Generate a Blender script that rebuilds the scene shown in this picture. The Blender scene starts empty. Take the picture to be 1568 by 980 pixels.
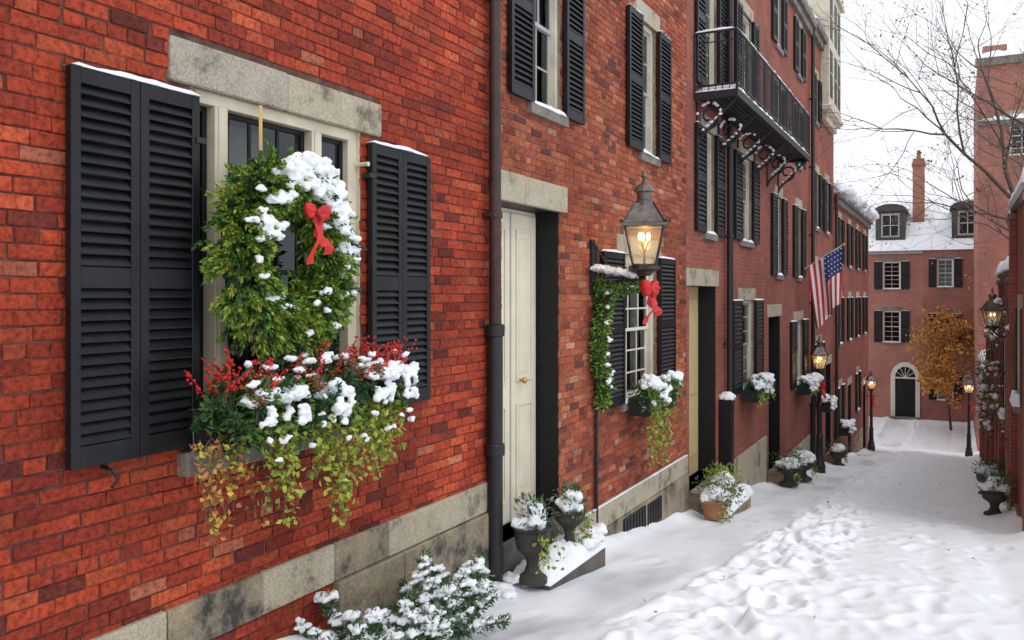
import bpy, math, random, numpy as np, bmesh
from mathutils import Vector, Matrix, noise
random.seed(7); rng=np.random.default_rng(7)
XW=-3.257
SC=bpy.context.scene
def gz(y):
    y=max(y,-20.0)
    if y<38: return -1.55-.128*y
    if y>43: return -6.73
    u=(y-38)/5; return -6.414-.64*(u-u*u/2)
# ---------------------------------------------------------------- materials
MATS={}
def nt(name):
    m=bpy.data.materials.new(name); m.use_nodes=True; n=m.node_tree.nodes; l=m.node_tree.links
    MATS[name]=m
    return m,n,l,n['Principled BSDF']
def mat(name,col,rough=.7,var=.25,ns=6.,bump=.0,bs=60.,metal=0.,col2=None,spec=.5):
    m,n,l,b=nt(name)
    b.inputs['Roughness'].default_value=rough; b.inputs['Metallic'].default_value=metal
    b.inputs['Specular IOR Level'].default_value=spec
    tc=n.new('ShaderNodeTexCoord'); no=n.new('ShaderNodeTexNoise'); no.inputs['Scale'].default_value=ns; no.inputs['Detail'].default_value=6
    l.new(tc.outputs['Object'],no.inputs['Vector'])
    r=n.new('ShaderNodeValToRGB'); l.new(no.outputs['Fac'],r.inputs['Fac'])
    c=np.array(col); c2=np.array(col2) if col2 else np.clip(c*(1+var),0,1)
    c1=c*(1-var) if not col2 else c
    r.color_ramp.elements[0].position=.3; r.color_ramp.elements[1].position=.7
    r.color_ramp.elements[0].color=(*c1,1); r.color_ramp.elements[1].color=(*c2,1)
    l.new(r.outputs['Color'],b.inputs['Base Color'])
    if bump:
        n2=n.new('ShaderNodeTexNoise'); n2.inputs['Scale'].default_value=bs; n2.inputs['Detail'].default_value=8
        l.new(tc.outputs['Object'],n2.inputs['Vector'])
        bp=n.new('ShaderNodeBump'); bp.inputs['Strength'].default_value=bump; bp.inputs['Distance'].default_value=.01
        l.new(n2.outputs['Fac'],bp.inputs['Height']); l.new(bp.outputs['Normal'],b.inputs['Normal'])
    return m
mat('black_paint',(.007,.0075,.009),.5,.3,9,.15,40,spec=.35)
mat('shutter_paint',(.007,.008,.010),.46,.5,5,.25,50,spec=.35)
mat('cream_paint',(.60,.54,.41),.5,.14,5,.1,40)
mat('door_cream',(.70,.64,.50),.5,.08,4,.1,40)
mat('white_paint',(.68,.66,.60),.5,.1,4,.1,40)
mat('grey_paint',(.38,.39,.39),.5,.1,4)
mat('yellow_paint',(.58,.46,.24),.5,.08,4)
mat('iron',(.012,.012,.014),.5,.3,12,.2,80)
mat('brown_pipe',(.04,.016,.012),.5,.4,8,.2,60)
mat('lamp_metal',(.06,.055,.05),.4,.4,14,.1,60,metal=.6)
mat('lamp_roof',(.15,.13,.115),.42,.45,12,.15,60,metal=.5)
mat('gold',(.55,.38,.12),.4,.1)
mat('brass',(.5,.34,.12),.3,.1,metal=1.)
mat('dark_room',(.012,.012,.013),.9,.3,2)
mat('curtain',(.38,.37,.34),.9,.1,4)
mat('terracotta',(.32,.15,.07),.8,.2)
mat('stone_pot',(.05,.045,.04),.8,.3,10,.3)
mat('box_green',(.012,.014,.012),.6,.3)
mat('bark',(.085,.065,.05),.9,.35,14,.6,30)
mat('twig',(.13,.095,.075),.9,.3,8)
mat('red_bow',(.55,.012,.010),.5,.3,18,.4,30)
mat('flag_red',(.5,.02,.03),.7,.1); mat('flag_white',(.72,.71,.70),.7,.05); mat('flag_blue',(.025,.035,.16),.7,.1)
mat('berry',(.58,.018,.01),.35,.2)
mat('cone',(.18,.08,.035),.8,.4,30)
mat('slate',(.06,.06,.065),.7,.3,8,.3)
mat('wet_stone',(.09,.08,.07),.6,.4,5,.4,30)
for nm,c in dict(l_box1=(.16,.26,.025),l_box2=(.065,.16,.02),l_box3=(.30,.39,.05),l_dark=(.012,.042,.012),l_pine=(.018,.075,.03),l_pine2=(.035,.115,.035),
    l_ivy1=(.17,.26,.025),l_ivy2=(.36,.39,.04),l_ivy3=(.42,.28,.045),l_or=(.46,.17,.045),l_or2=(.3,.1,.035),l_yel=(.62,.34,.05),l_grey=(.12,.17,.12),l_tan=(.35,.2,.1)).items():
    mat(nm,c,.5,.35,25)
def snowmat(name,attr=False):
    m,n,l,b=nt(name)
    b.inputs['Roughness'].default_value=.8; b.inputs['Specular IOR Level'].default_value=.2
    tc=n.new('ShaderNodeTexCoord')
    no=n.new('ShaderNodeTexNoise'); no.inputs['Scale'].default_value=1.3; no.inputs['Detail'].default_value=5
    l.new(tc.outputs['Object'],no.inputs['Vector'])
    r=n.new('ShaderNodeValToRGB'); l.new(no.outputs['Fac'],r.inputs['Fac'])
    r.color_ramp.elements[0].color=(.84,.87,.92,1); r.color_ramp.elements[1].color=(.90,.915,.945,1)
    out=r.outputs['Color']
    if attr:
        at=n.new('ShaderNodeAttribute'); at.attribute_name='Col'
        mx=n.new('ShaderNodeMixRGB'); mx.inputs['Color2'].default_value=(.27,.265,.28,1)
        l.new(at.outputs['Fac'],mx.inputs['Fac']); l.new(out,mx.inputs['Color1']); out=mx.outputs['Color']
    l.new(out,b.inputs['Base Color'])
    n2=n.new('ShaderNodeTexNoise'); n2.inputs['Scale'].default_value=18 if attr else 45; n2.inputs['Detail'].default_value=9; n2.inputs['Roughness'].default_value=.6
    l.new(tc.outputs['Object'],n2.inputs['Vector'])
    bp=n.new('ShaderNodeBump'); bp.inputs['Strength'].default_value=.28 if attr else .55; bp.inputs['Distance'].default_value=.02 if attr else .014
    l.new(n2.outputs['Fac'],bp.inputs['Height']); l.new(bp.outputs['Normal'],b.inputs['Normal'])
snowmat('snow'); snowmat('snow_ground',True)
def granite(name,c1,c2,c3):
    m,n,l,b=nt(name); b.inputs['Roughness'].default_value=.8
    tc=n.new('ShaderNodeTexCoord')
    a=n.new('ShaderNodeTexNoise'); a.inputs['Scale'].default_value=2.9; a.inputs['Detail'].default_value=10; a.inputs['Roughness'].default_value=.72
    f=n.new('ShaderNodeTexNoise'); f.inputs['Scale'].default_value=90; f.inputs['Detail'].default_value=4
    l.new(tc.outputs['Object'],a.inputs['Vector']); l.new(tc.outputs['Object'],f.inputs['Vector'])
    r=n.new('ShaderNodeValToRGB'); l.new(a.outputs['Fac'],r.inputs['Fac'])
    e=r.color_ramp.elements; e[0].position=.36; e[0].color=(*c1,1); e[1].position=.62; e[1].color=(*c3,1)
    x=e.new(.46); x.color=(*c2,1)
    mx=n.new('ShaderNodeMixRGB'); mx.blend_type='MULTIPLY'; mx.inputs['Fac'].default_value=.5
    r2=n.new('ShaderNodeValToRGB'); r2.color_ramp.elements[0].position=.35; r2.color_ramp.elements[0].color=(.35,.35,.35,1); r2.color_ramp.elements[1].position=.6
    l.new(f.outputs['Fac'],r2.inputs['Fac']); l.new(r.outputs['Color'],mx.inputs['Color1']); l.new(r2.outputs['Color'],mx.inputs['Color2'])
    l.new(mx.outputs['Color'],b.inputs['Base Color'])
    ad=n.new('ShaderNodeMath'); ad.operation='MULTIPLY_ADD'; ad.inputs[1].default_value=3; l.new(a.outputs['Fac'],ad.inputs[0]); l.new(f.outputs['Fac'],ad.inputs[2])
    bp=n.new('ShaderNodeBump'); bp.inputs['Strength'].default_value=.7; bp.inputs['Distance'].default_value=.010
    l.new(ad.outputs[0],bp.inputs['Height']); l.new(bp.outputs['Normal'],b.inputs['Normal'])
granite('granite',(.19,.16,.11),(.46,.40,.29),(.54,.48,.37))
granite('granite_dark',(.05,.045,.038),(.26,.22,.16),(.46,.36,.22))
granite('granite_lintel',(.13,.12,.095),(.40,.36,.28),(.49,.44,.35))
granite('sill_stone',(.12,.095,.08),(.21,.18,.155),(.3,.27,.23))
def realbrick():
    m,n,l,b=nt('brick_clay'); b.inputs['Roughness'].default_value=.8; b.inputs['Specular IOR Level'].default_value=.3
    at=n.new('ShaderNodeAttribute'); at.attribute_name='Col'
    tc=n.new('ShaderNodeTexCoord')
    a=n.new('ShaderNodeTexNoise'); a.inputs['Scale'].default_value=1.1; a.inputs['Detail'].default_value=7; a.inputs['Roughness'].default_value=.6
    f=n.new('ShaderNodeTexNoise'); f.inputs['Scale'].default_value=35; f.inputs['Detail'].default_value=8; f.inputs['Roughness'].default_value=.7
    s=n.new('ShaderNodeTexNoise'); s.inputs['Scale'].default_value=5.5; s.inputs['Detail'].default_value=10; s.inputs['Roughness'].default_value=.75
    for q in (a,f,s): l.new(tc.outputs['Object'],q.inputs['Vector'])
    r=n.new('ShaderNodeValToRGB'); l.new(a.outputs['Fac'],r.inputs['Fac'])
    e=r.color_ramp.elements; e[0].position=.32; e[0].color=(.56,.46,.45,1); e[1].position=.62; e[1].color=(1.0,1.0,1.0,1)
    r2=n.new('ShaderNodeValToRGB'); l.new(f.outputs['Fac'],r2.inputs['Fac'])
    e=r2.color_ramp.elements; e[0].position=.36; e[0].color=(.30,.24,.25,1); e[1].position=.57; e[1].color=(1,1,1,1)
    m1=n.new('ShaderNodeMixRGB'); m1.blend_type='MULTIPLY'; m1.inputs['Fac'].default_value=1
    m2=n.new('ShaderNodeMixRGB'); m2.blend_type='MULTIPLY'; m2.inputs['Fac'].default_value=.85
    l.new(at.outputs['Color'],m1.inputs['Color1']); l.new(r.outputs['Color'],m1.inputs['Color2'])
    l.new(m1.outputs['Color'],m2.inputs['Color1']); l.new(r2.outputs['Color'],m2.inputs['Color2'])
    r3=n.new('ShaderNodeValToRGB'); l.new(s.outputs['Fac'],r3.inputs['Fac']); e=r3.color_ramp.elements; e[0].position=.63; e[0].color=(0,0,0,1); e[1].position=.78; e[1].color=(.6,.6,.6,1)
    m3=n.new('ShaderNodeMixRGB'); m3.inputs['Color2'].default_value=(.40,.24,.19,1); l.new(r3.outputs['Color'],m3.inputs['Fac']); l.new(m2.outputs['Color'],m3.inputs['Color1'])
    l.new(m3.outputs['Color'],b.inputs['Base Color'])
    bp=n.new('ShaderNodeBump'); bp.inputs['Strength'].default_value=.9; bp.inputs['Distance'].default_value=.008
    l.new(f.outputs['Fac'],bp.inputs['Height']); l.new(bp.outputs['Normal'],b.inputs['Normal'])
realbrick()
mat('mortar_red',(.05,.022,.018),.95,.4,9,.6,70,col2=(.19,.09,.07))
mat('mortar_grey',(.14,.08,.065),.95,.4,8,.6,70,col2=(.30,.20,.155))
def bricktex(name,c1,c2,cm,soot=.6):
    m,n,l,b=nt(name); b.inputs['Roughness'].default_value=.85
    tc=n.new('ShaderNodeTexCoord'); sp=n.new('ShaderNodeSeparateXYZ'); l.new(tc.outputs['Object'],sp.inputs[0])
    ad=n.new('ShaderNodeMath'); l.new(sp.outputs['X'],ad.inputs[0]); l.new(sp.outputs['Y'],ad.inputs[1])
    cb=n.new('ShaderNodeCombineXYZ'); l.new(ad.outputs[0],cb.inputs['X']); l.new(sp.outputs['Z'],cb.inputs['Y'])
    br=n.new('ShaderNodeTexBrick'); l.new(cb.outputs[0],br.inputs['Vector']); br.inputs['Scale'].default_value=1
    br.inputs['Brick Width'].default_value=.213; br.inputs['Row Height'].default_value=.067; br.inputs['Mortar Size'].default_value=.006
    br.inputs['Mortar Smooth'].default_value=.3; br.inputs['Color1'].default_value=(*c1,1); br.inputs['Color2'].default_value=(*c2,1); br.inputs['Mortar'].default_value=(*cm,1)
    a=n.new('ShaderNodeTexNoise'); a.inputs['Scale'].default_value=.9; a.inputs['Detail'].default_value=9; a.inputs['Roughness'].default_value=.65
    l.new(tc.outputs['Object'],a.inputs['Vector'])
    r=n.new('ShaderNodeValToRGB'); l.new(a.outputs['Fac'],r.inputs['Fac'])
    e=r.color_ramp.elements; e[0].position=.3; e[0].color=(soot,soot*.95,soot*.95,1); e[1].position=.65; e[1].color=(1.1,1.08,1.05,1)
    m1=n.new('ShaderNodeMixRGB'); m1.blend_type='MULTIPLY'; m1.inputs['Fac'].default_value=1
    l.new(br.outputs['Color'],m1.inputs['Color1']); l.new(r.outputs['Color'],m1.inputs['Color2']); l.new(m1.outputs['Color'],b.inputs['Base Color'])
    bp=n.new('ShaderNodeBump'); bp.invert=True; bp.inputs['Strength'].default_value=.8; bp.inputs['Distance'].default_value=.008
    l.new(br.outputs['Fac'],bp.inputs['Height']); l.new(bp.outputs['Normal'],b.inputs['Normal'])
bricktex('brick_a',(.40,.06,.03),(.29,.043,.024),(.16,.08,.06))
bricktex('brick_b',(.45,.125,.065),(.32,.08,.045),(.34,.24,.19))
bricktex('brick_c',(.38,.09,.055),(.27,.06,.04),(.28,.18,.15))
bricktex('brick_d',(.35,.082,.05),(.25,.054,.038),(.26,.17,.14))
bricktex('brick_far',(.46,.19,.135),(.37,.145,.105),(.42,.29,.24),.8)  # far bricks: distance haze put into the colour by lightening it, no volume
bricktex('brick_far2',(.42,.15,.11),(.32,.115,.085),(.36,.24,.2),.78)  # lightened for haze as well
def glassm(name,tint,rough=.03,milk=0):
    m=bpy.data.materials.new(name); m.use_nodes=True; n=m.node_tree.nodes; l=m.node_tree.links; MATS[name]=m
    n.remove(n['Principled BSDF']); o=n['Material Output']
    t=n.new('ShaderNodeBsdfTransparent'); t.inputs[0].default_value=(*tint,1)
    g=n.new('ShaderNodeBsdfGlossy'); g.inputs['Roughness'].default_value=rough; g.inputs[0].default_value=(.9,.93,.95,1)
    fr=n.new('ShaderNodeFresnel'); fr.inputs[0].default_value=1.6
    no=n.new('ShaderNodeTexNoise'); no.inputs['Scale'].default_value=3.5
    tc=n.new('ShaderNodeTexCoord'); l.new(tc.outputs['Object'],no.inputs['Vector'])
    bp=n.new('ShaderNodeBump'); bp.inputs['Strength'].default_value=.15; bp.inputs['Distance'].default_value=.02; l.new(no.outputs['Fac'],bp.inputs['Height'])
    l.new(bp.outputs['Normal'],g.inputs['Normal']); base=t
    if milk:
        tl=n.new('ShaderNodeBsdfTranslucent'); tl.inputs[0].default_value=(.95,.85,.65,1); m0=n.new('ShaderNodeMixShader'); m0.inputs[0].default_value=milk; l.new(t.outputs[0],m0.inputs[1]); l.new(tl.outputs[0],m0.inputs[2]); base=m0
    mx=n.new('ShaderNodeMixShader'); l.new(fr.outputs[0],mx.inputs[0]); l.new(base.outputs[0],mx.inputs[1]); l.new(g.outputs[0],mx.inputs[2]); l.new(mx.outputs[0],o.inputs[0])
glassm('glass',(.75,.78,.78)); glassm('lamp_glass',(.93,.91,.84),.1,.14)
m,n,l,b=nt('flame'); b.inputs['Emission Color'].default_value=(1,.62,.22,1); b.inputs['Emission Strength'].default_value=7
# ---------------------------------------------------------------- mesh builder
def icoarr(s):
    bm=bmesh.new(); bmesh.ops.create_icosphere(bm,subdivisions=s,radius=1); bm.verts.ensure_lookup_table()
    v=np.array([x.co[:] for x in bm.verts]); f=[[q.index for q in p.verts] for p in bm.faces]; bm.free(); return v,f
ICO={s:icoarr(s) for s in (1,2,3)}
class MB:
    def __init__(s,xf=None): s.v=[];s.f=[];s.m=[];s.mats=[];s.col=[];s.xf=xf
    def mi(s,mt):
        if mt not in s.mats: s.mats.append(mt)
        return s.mats.index(mt)
    def add(s,vs,fs,mt,col=None):
        o=len(s.v); vs=np.asarray(vs,dtype=float)
        if s.xf is not None: vs=vs@np.array(s.xf.to_3x3()).T+np.array(s.xf.translation)
        s.v.extend(vs.tolist()); s.f.extend([[i+o for i in f] for f in fs]); s.m.extend([s.mi(mt)]*len(fs))
        if col is not None: s.col.extend(col)
    def box(s,x0,x1,y0,y1,z0,z1,mt):
        s.add([(x0,y0,z0),(x1,y0,z0),(x1,y1,z0),(x0,y1,z0),(x0,y0,z1),(x1,y0,z1),(x1,y1,z1),(x0,y1,z1)],
              [(3,2,1,0),(4,5,6,7),(0,1,5,4),(1,2,6,5),(2,3,7,6),(3,0,4,7)],mt)
    def quad(s,a,b,c,d,mt): s.add([a,b,c,d],[(0,1,2,3)],mt)
    def prism(s,poly,y0,y1,mt):
        n=len(poly); vs=[(p[0],y0,p[1]) for p in poly]+[(p[0],y1,p[1]) for p in poly]
        s.add(vs,[list(range(n))]+[list(range(2*n-1,n-1,-1))]+[(i,i+n,(i+1)%n+n,(i+1)%n) for i in range(n)],mt)
    def tube(s,pts,r,seg,mt,cap=True):
        P=[Vector(p) for p in pts]; n=len(P); rs=r if hasattr(r,'__len__') else [r]*n
        vs=[];fs=[]; up=Vector((.13,.21,.97)) if abs((P[-1]-P[0]).normalized().z)<.9 else Vector((.97,.1,.1))
        for i,p in enumerate(P):
            d=(P[min(i+1,n-1)]-P[max(i-1,0)]).normalized(); a=d.cross(up).normalized(); b=d.cross(a)
            for k in range(seg):
                t=2*math.pi*k/seg; vs.append(tuple(p+(a*math.cos(t)+b*math.sin(t))*rs[i]))
        for i in range(n-1):
            for k in range(seg):
                k2=(k+1)%seg; fs.append((i*seg+k,i*seg+k2,(i+1)*seg+k2,(i+1)*seg+k))
        if cap: fs.append(list(range(seg))); fs.append(list(range(n*seg-1,(n-1)*seg-1,-1)))
        s.add(vs,fs,mt)
    def lathe(s,cx,cy,prof,seg,mt,rot=0.,cz=0.):
        vs=[];fs=[];n=len(prof)
        for r,z in prof:
            for k in range(seg):
                t=2*math.pi*k/seg+rot; vs.append((cx+r*math.cos(t),cy+r*math.sin(t),cz+z))
        for i in range(n-1):
            for k in range(seg):
                k2=(k+1)%seg; fs.append((i*seg+k,i*seg+k2,(i+1)*seg+k2,(i+1)*seg+k))
        fs.append(list(range(seg-1,-1,-1))); fs.append(list(range((n-1)*seg,n*seg)))
        s.add(vs,fs,mt)
    def ico(s,c,r,mt,sub=2,amp=.0,fr=2.):
        v,f=ICO[sub]; r=np.array(r if hasattr(r,'__len__') else (r,r,r))
        if amp:
            k=np.array([1+amp*noise.noise(Vector(p*fr)+Vector(c)*3.1) for p in v]); v=v*k[:,None]
        s.add(v*r+np.array(c),f,mt)
    def leaves(s,P,D,L,W,mts):
        P=np.asarray(P);D=np.asarray(D); n=len(P)
        if n==0: return
        D=D/np.linalg.norm(D,axis=1)[:,None]; R=rng.normal(size=(n,3)); S=np.cross(D,R); S/=np.linalg.norm(S,axis=1)[:,None]; N=np.cross(D,S)
        l=(L*(.7+.6*rng.random(n)))[:,None]; w=(W*(.7+.6*rng.random(n)))[:,None]
        mid=P+D*l*.5
        V=np.stack([P,mid+S*w*.5+N*w*.2,P+D*l,mid-S*w*.5+N*w*.2],1)
        which=rng.integers(0,len(mts),n)
        for j,mt in enumerate(mts):
            q=V[which==j]
            if len(q)==0: continue
            o=np.arange(len(q))*4
            s.add(q.reshape(-1,3),[f for a in o.tolist() for f in ((a,a+1,a+2),(a,a+2,a+3))],mt)
    def clump(s,c,r,n,L,W,mts,up=0.,out=1.):
        c=np.array(c); d=rng.normal(size=(n,3)); d/=np.linalg.norm(d,axis=1)[:,None]
        rr=(rng.random(n)**.5)[:,None]; r=np.array(r if hasattr(r,'__len__') else (r,r,r))
        P=c+d*rr*r; D=d*out+rng.normal(size=(n,3))*.45+np.array([0,0,up]); s.leaves(P,D,L,W,mts)
    def obj(s,name,parent=None,bevel=0,smooth=False,remesh=0,disp=0):
        me=bpy.data.meshes.new(name); me.from_pydata(s.v,[],s.f)
        for mt in s.mats: me.materials.append(MATS[mt])
        me.polygons.foreach_set('material_index',s.m)
        if smooth: me.polygons.foreach_set('use_smooth',[True]*len(s.f))
        if s.col:
            a=me.color_attributes.new('Col','FLOAT_COLOR','POINT'); a.data.foreach_set('color',np.array(s.col,dtype=np.float32).ravel())
        me.update(); o=bpy.data.objects.new(name,me); SC.collection.objects.link(o)
        if parent: o.parent=parent; o.matrix_parent_inverse=Matrix.Translation(-parent.location)
        if remesh:
            q=o.modifiers.new('r','REMESH'); q.mode='VOXEL'; q.voxel_size=remesh; q.use_smooth_shade=True
            q=o.modifiers.new('s','SMOOTH'); q.iterations=2
            tx=bpy.data.textures.new('c','CLOUDS'); tx.noise_scale=remesh*3.6; tx.noise_depth=4; q=o.modifiers.new('d','DISPLACE'); q.texture=tx; q.strength=disp or remesh*3.6; q.mid_level=.48; q.texture_coords='GLOBAL'
        if bevel:
            q=o.modifiers.new('b','BEVEL'); q.width=bevel; q.segments=1; q.limit_method='ANGLE'; q.angle_limit=math.radians(50)
        return o
def empty(name,loc):
    e=bpy.data.objects.new(name,None); e.location=loc; e.empty_display_size=.2; SC.collection.objects.link(e); return e
# ---------------------------------------------------------------- parts
def snow_cap(m,x0,x1,y0,y1,z,h,res=.04):
    nx=min(14,max(4,int((x1-x0)/res))); ny=min(90,max(5,int((y1-y0)/res)))
    vs=[];fs=[]
    for i in range(nx+1):
        for j in range(ny+1):
            u=2*i/nx-1; v=2*j/ny-1; x=x0+(x1-x0)*i/nx; y=y0+(y1-y0)*j/ny
            e=max(0,(1-abs(u)**4))**.5*max(0,(1-abs(v)**8))**.5
            q=noise.noise(Vector((x*5,y*4,z)))+.5*noise.noise(Vector((x*15,y*13,z)))
            vs.append((x+(.02*q if abs(u)>.99 else 0),y,z+h*e*max(.15,1+.7*q)-.002))
    for i in range(nx):
        for j in range(ny):
            a=i*(ny+1)+j; fs.append((a,a+ny+1,a+ny+2,a+1))
    m.add(vs,fs,'snow'); m.quad((x0,y0,z-.003),(x0,y1,z-.003),(x1,y1,z-.003),(x1,y0,z-.003),'snow')
def shutter(m,x,y0,y1,z0,z1,nl=1,mid=.53,pitch=.046,mt='shutter_paint',snow=True,ms=None):
    x0=x+.02;x1=x+.058; w=(y1-y0)/nl; st=.045 if w>.3 else .035
    for i in range(nl):
        a=y0+i*w+.002; b=a+w-.004; zm=z0+(z1-z0)*mid
        m.box(x0,x1,a,a+st,z0,z1,mt); m.box(x0,x1,b-st,b,z0,z1,mt)
        m.box(x0,x1-.002,a+st,b-st,z0,z0+.09,mt); m.box(x0,x1-.002,a+st,b-st,z1-.07,z1,mt); m.box(x0,x1-.002,a+st,b-st,zm-.045,zm+.045,mt)
        m.box(x0+.001,x0+.006,a+st,b-st,z0+.09,z1-.07,mt)
        for lo,hi in ((z0+.09,zm-.045),(zm+.045,z1-.07)):
            n=max(1,int(round((hi-lo)/pitch))); p=(hi-lo)/n
            for k in range(n):
                zc=lo+p*(k+.5)+random.gauss(0,.0012); m.prism([(x0+.006,zc+p*.45),(x0+.011,zc+p*.62),(x1-.001,zc-p*.22),(x1-.001,zc-p*.40),(x1-.007,zc-p*.38)],a+st,b-st,mt)
    if snow and ms: snow_cap(ms,x0-.015,x1+.006,y0,y1,z1,.022)
def facade(m,x,y0,y1,z0,z1,ops,mt,depth=.12,rmt=None):
    ys=sorted(set([y0,y1]+[min(max(q,y0),y1) for o in ops for q in o[:2]])); zs=sorted(set([z0,z1]+[min(max(q,z0),z1) for o in ops for q in o[2:4]]))
    for i in range(len(ys)-1):
        for j in range(len(zs)-1):
            cy=(ys[i]+ys[i+1])/2; cz=(zs[j]+zs[j+1])/2
            if any(o[0]<cy<o[1] and o[2]<cz<o[3] for o in ops): continue
            m.quad((x,ys[i],zs[j]),(x,ys[i+1],zs[j]),(x,ys[i+1],zs[j+1]),(x,ys[i],zs[j+1]),mt)
    for o in ops:
        if not(o[0]>=y0-.01 and o[1]<=y1+.01 and o[3]<=z1+.01 and o[2]>=z0-.01): continue
        d=o[4] if len(o)>4 else depth; rm=o[5] if len(o)>5 else (rmt or mt); a,b,c,e=o[:4]
        m.quad((x,a,c),(x,a,e),(x-d,a,e),(x-d,a,c),rm); m.quad((x,b,e),(x,b,c),(x-d,b,c),(x-d,b,e),rm)
        m.quad((x,a,e),(x,b,e),(x-d,b,e),(x-d,a,e),rm); m.quad((x,b,c),(x,a,c),(x-d,a,c),(x-d,b,c),rm)
def shell(m,x,y0,y1,z0,z1,back,mt,roof='snow'):
    m.quad((x-back,y0,z0),(x,y0,z0),(x,y0,z1),(x-back,y0,z1),mt); m.quad((x,y1,z0),(x-back,y1,z0),(x-back,y1,z1),(x,y1,z1),mt)
    m.quad((x-back,y1,z0),(x-back,y0,z0),(x-back,y0,z1),(x-back,y1,z1),mt); m.quad((x,y0,z1),(x,y1,z1),(x-back,y1,z1),(x-back,y0,z1),roof)
def window(m,ms,x,y0,y1,z0,z1,cols=2,rows=3,frame='white_paint',sash='white_paint',sh=0,sill=True,lintel=True,curt=True,ltm='granite',nl=1,pitch=.05,hf=.055):
    f=hf; xf=x-.04; xb=x-.115
    m.box(xb,xf,y0,y0+f,z0,z1,frame); m.box(xb,xf,y1-f,y1,z0,z1,frame); m.box(xb,xf,y0+f,y1-f,z1-f,z1,frame); m.box(xb,xf,y0+f,y1-f,z0,z0+.03,frame)
    a=y0+f;b=y1-f;c=z0+.03;d=z1-f; zm=(c+d)/2; s=.035
    for lo,hi,xx in ((c,zm+.015,x-.095),(zm-.015,d,x-.075)):
        m.box(xx-.02,xx,a,a+s,lo,hi,sash); m.box(xx-.02,xx,b-s,b,lo,hi,sash); m.box(xx-.02,xx-.001,a+s,b-s,lo,lo+s,sash); m.box(xx-.02,xx-.001,a+s,b-s,hi-s,hi,sash)
        for k in range(1,cols): yy=a+(b-a)*k/cols; m.box(xx-.016,xx-.003,yy-.009,yy+.009,lo+s,hi-s,sash)
        for k in range(1,rows): zz=lo+(hi-lo)*k/rows; m.box(xx-.015,xx-.004,a+s,b-s,zz-.009,zz+.009,sash)
        m.quad((xx-.011,a+s,lo+s),(xx-.011,b-s,lo+s),(xx-.011,b-s,hi-s),(xx-.011,a+s,hi-s),'glass')
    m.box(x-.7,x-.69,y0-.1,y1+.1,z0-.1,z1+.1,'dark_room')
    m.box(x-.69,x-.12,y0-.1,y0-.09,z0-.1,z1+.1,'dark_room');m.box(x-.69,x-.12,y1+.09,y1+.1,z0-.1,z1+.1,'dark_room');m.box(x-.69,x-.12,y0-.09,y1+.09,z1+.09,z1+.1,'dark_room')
    if curt:
        w=(b-a)*.28
        for u0,u1 in ((a,a+w),(b-w,b)):
            n=14; vs=[]
            for k in range(n+1):
                yy=u0+(u1-u0)*k/n; xx=x-.2+.015*math.sin(k*2.1); vs+=[(xx,yy,c),(xx,yy,d)]
            m.add(vs,[(2*k,2*k+2,2*k+3,2*k+1) for k in range(n)],'curtain')
    if sill: m.box(x-.115,x+.05,y0-.06,y1+.06,z0-.09,z0-.002,'sill_stone'); snow_cap(ms,x-.03,x+.055,y0-.05,y1+.05,z0-.002,.04)
    if lintel: m.box(x-.05,x+.012,y0-.14,y1+.14,z1+.002,z1+.21,ltm)
    if sh:
        shutter(m,x,y0-sh-.01,y0-.01,z0+.0,z1,nl,.5,pitch,ms=ms); shutter(m,x,y1+.01,y1+sh+.01,z0+.0,z1,nl,.5,pitch,ms=ms)
def bricks(m,x,y0,y1,z0,z1,ops,pal,gap=.008):
    B=[];z=z0;k=0;ch=.0655
    while z<z1-.02:
        hd=(k%7==3); w=.103 if hd else .208; y=y0-(w*.5 if k%2 else 0)-.02*random.random()
        while y<y1:
            iv=[(max(y,y0),min(y+w-gap-.001,y1))]; zc=z+ch/2
            for o in ops:
                if o[2]-.01<zc<o[3]+.01:
                    nv=[]
                    for a,b in iv:
                        if b<=o[0] or a>=o[1]: nv.append((a,b))
                        else:
                            if a<o[0]-.02: nv.append((a,o[0]))
                            if b>o[1]+.02: nv.append((o[1],b))
                    iv=nv
            for a,b in iv:
                if b-a>.02: B.append((a,b,z+random.gauss(0,.0008),z+ch-gap+random.gauss(0,.001)))
            y+=w+random.uniform(-.008,.008)
        z+=ch+random.gauss(0,.0008);k+=1
    B=np.array(B);n=len(B); j=lambda s: rng.normal(size=n)*s
    fx=x+rng.random(n)*.005-.0025; bv=.0035
    def ring(xx,ins,s):
        return [np.stack([xx+j(.0009),B[:,0]+ins+j(s),B[:,2]+ins+j(s)],1),np.stack([xx+j(.0009),B[:,1]-ins+j(s),B[:,2]+ins+j(s)],1),
                np.stack([xx+j(.0009),B[:,1]-ins+j(s),B[:,3]-ins+j(s)],1),np.stack([xx+j(.0009),B[:,0]+ins+j(s),B[:,3]-ins+j(s)],1)]
    R=np.stack(ring(fx,bv,.0020)+ring(fx-.0045,0*fx,.0017)+ring(fx*0+x-.016,0*fx,.0003),1)
    base=[(0,1,2,3)]
    for q in (0,4):
        for i in range(4): i2=(i+1)%4; base.append((q+i,q+4+i,q+4+i2,q+i2))
    fs=[tuple(v+12*i for v in f) for i in range(n) for f in base]
    pal_c=np.array([p[:3] for p in pal]);pw=np.array([p[3] for p in pal]);pw=pw/pw.sum()
    C=pal_c[rng.choice(len(pal),n,p=pw)]*(.8+.4*rng.random(n))[:,None]
    C=np.repeat(np.concatenate([C,np.ones((n,1))],1),12,0)
    m.add(R.reshape(-1,3),fs,'brick_clay',C.tolist())
def snow_obj(name,parent,items,vox):
    m=MB()
    for c,r in items: m.ico(c,r,'snow',2,.3,1.5)
    return m.obj(name,parent,remesh=vox)
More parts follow.
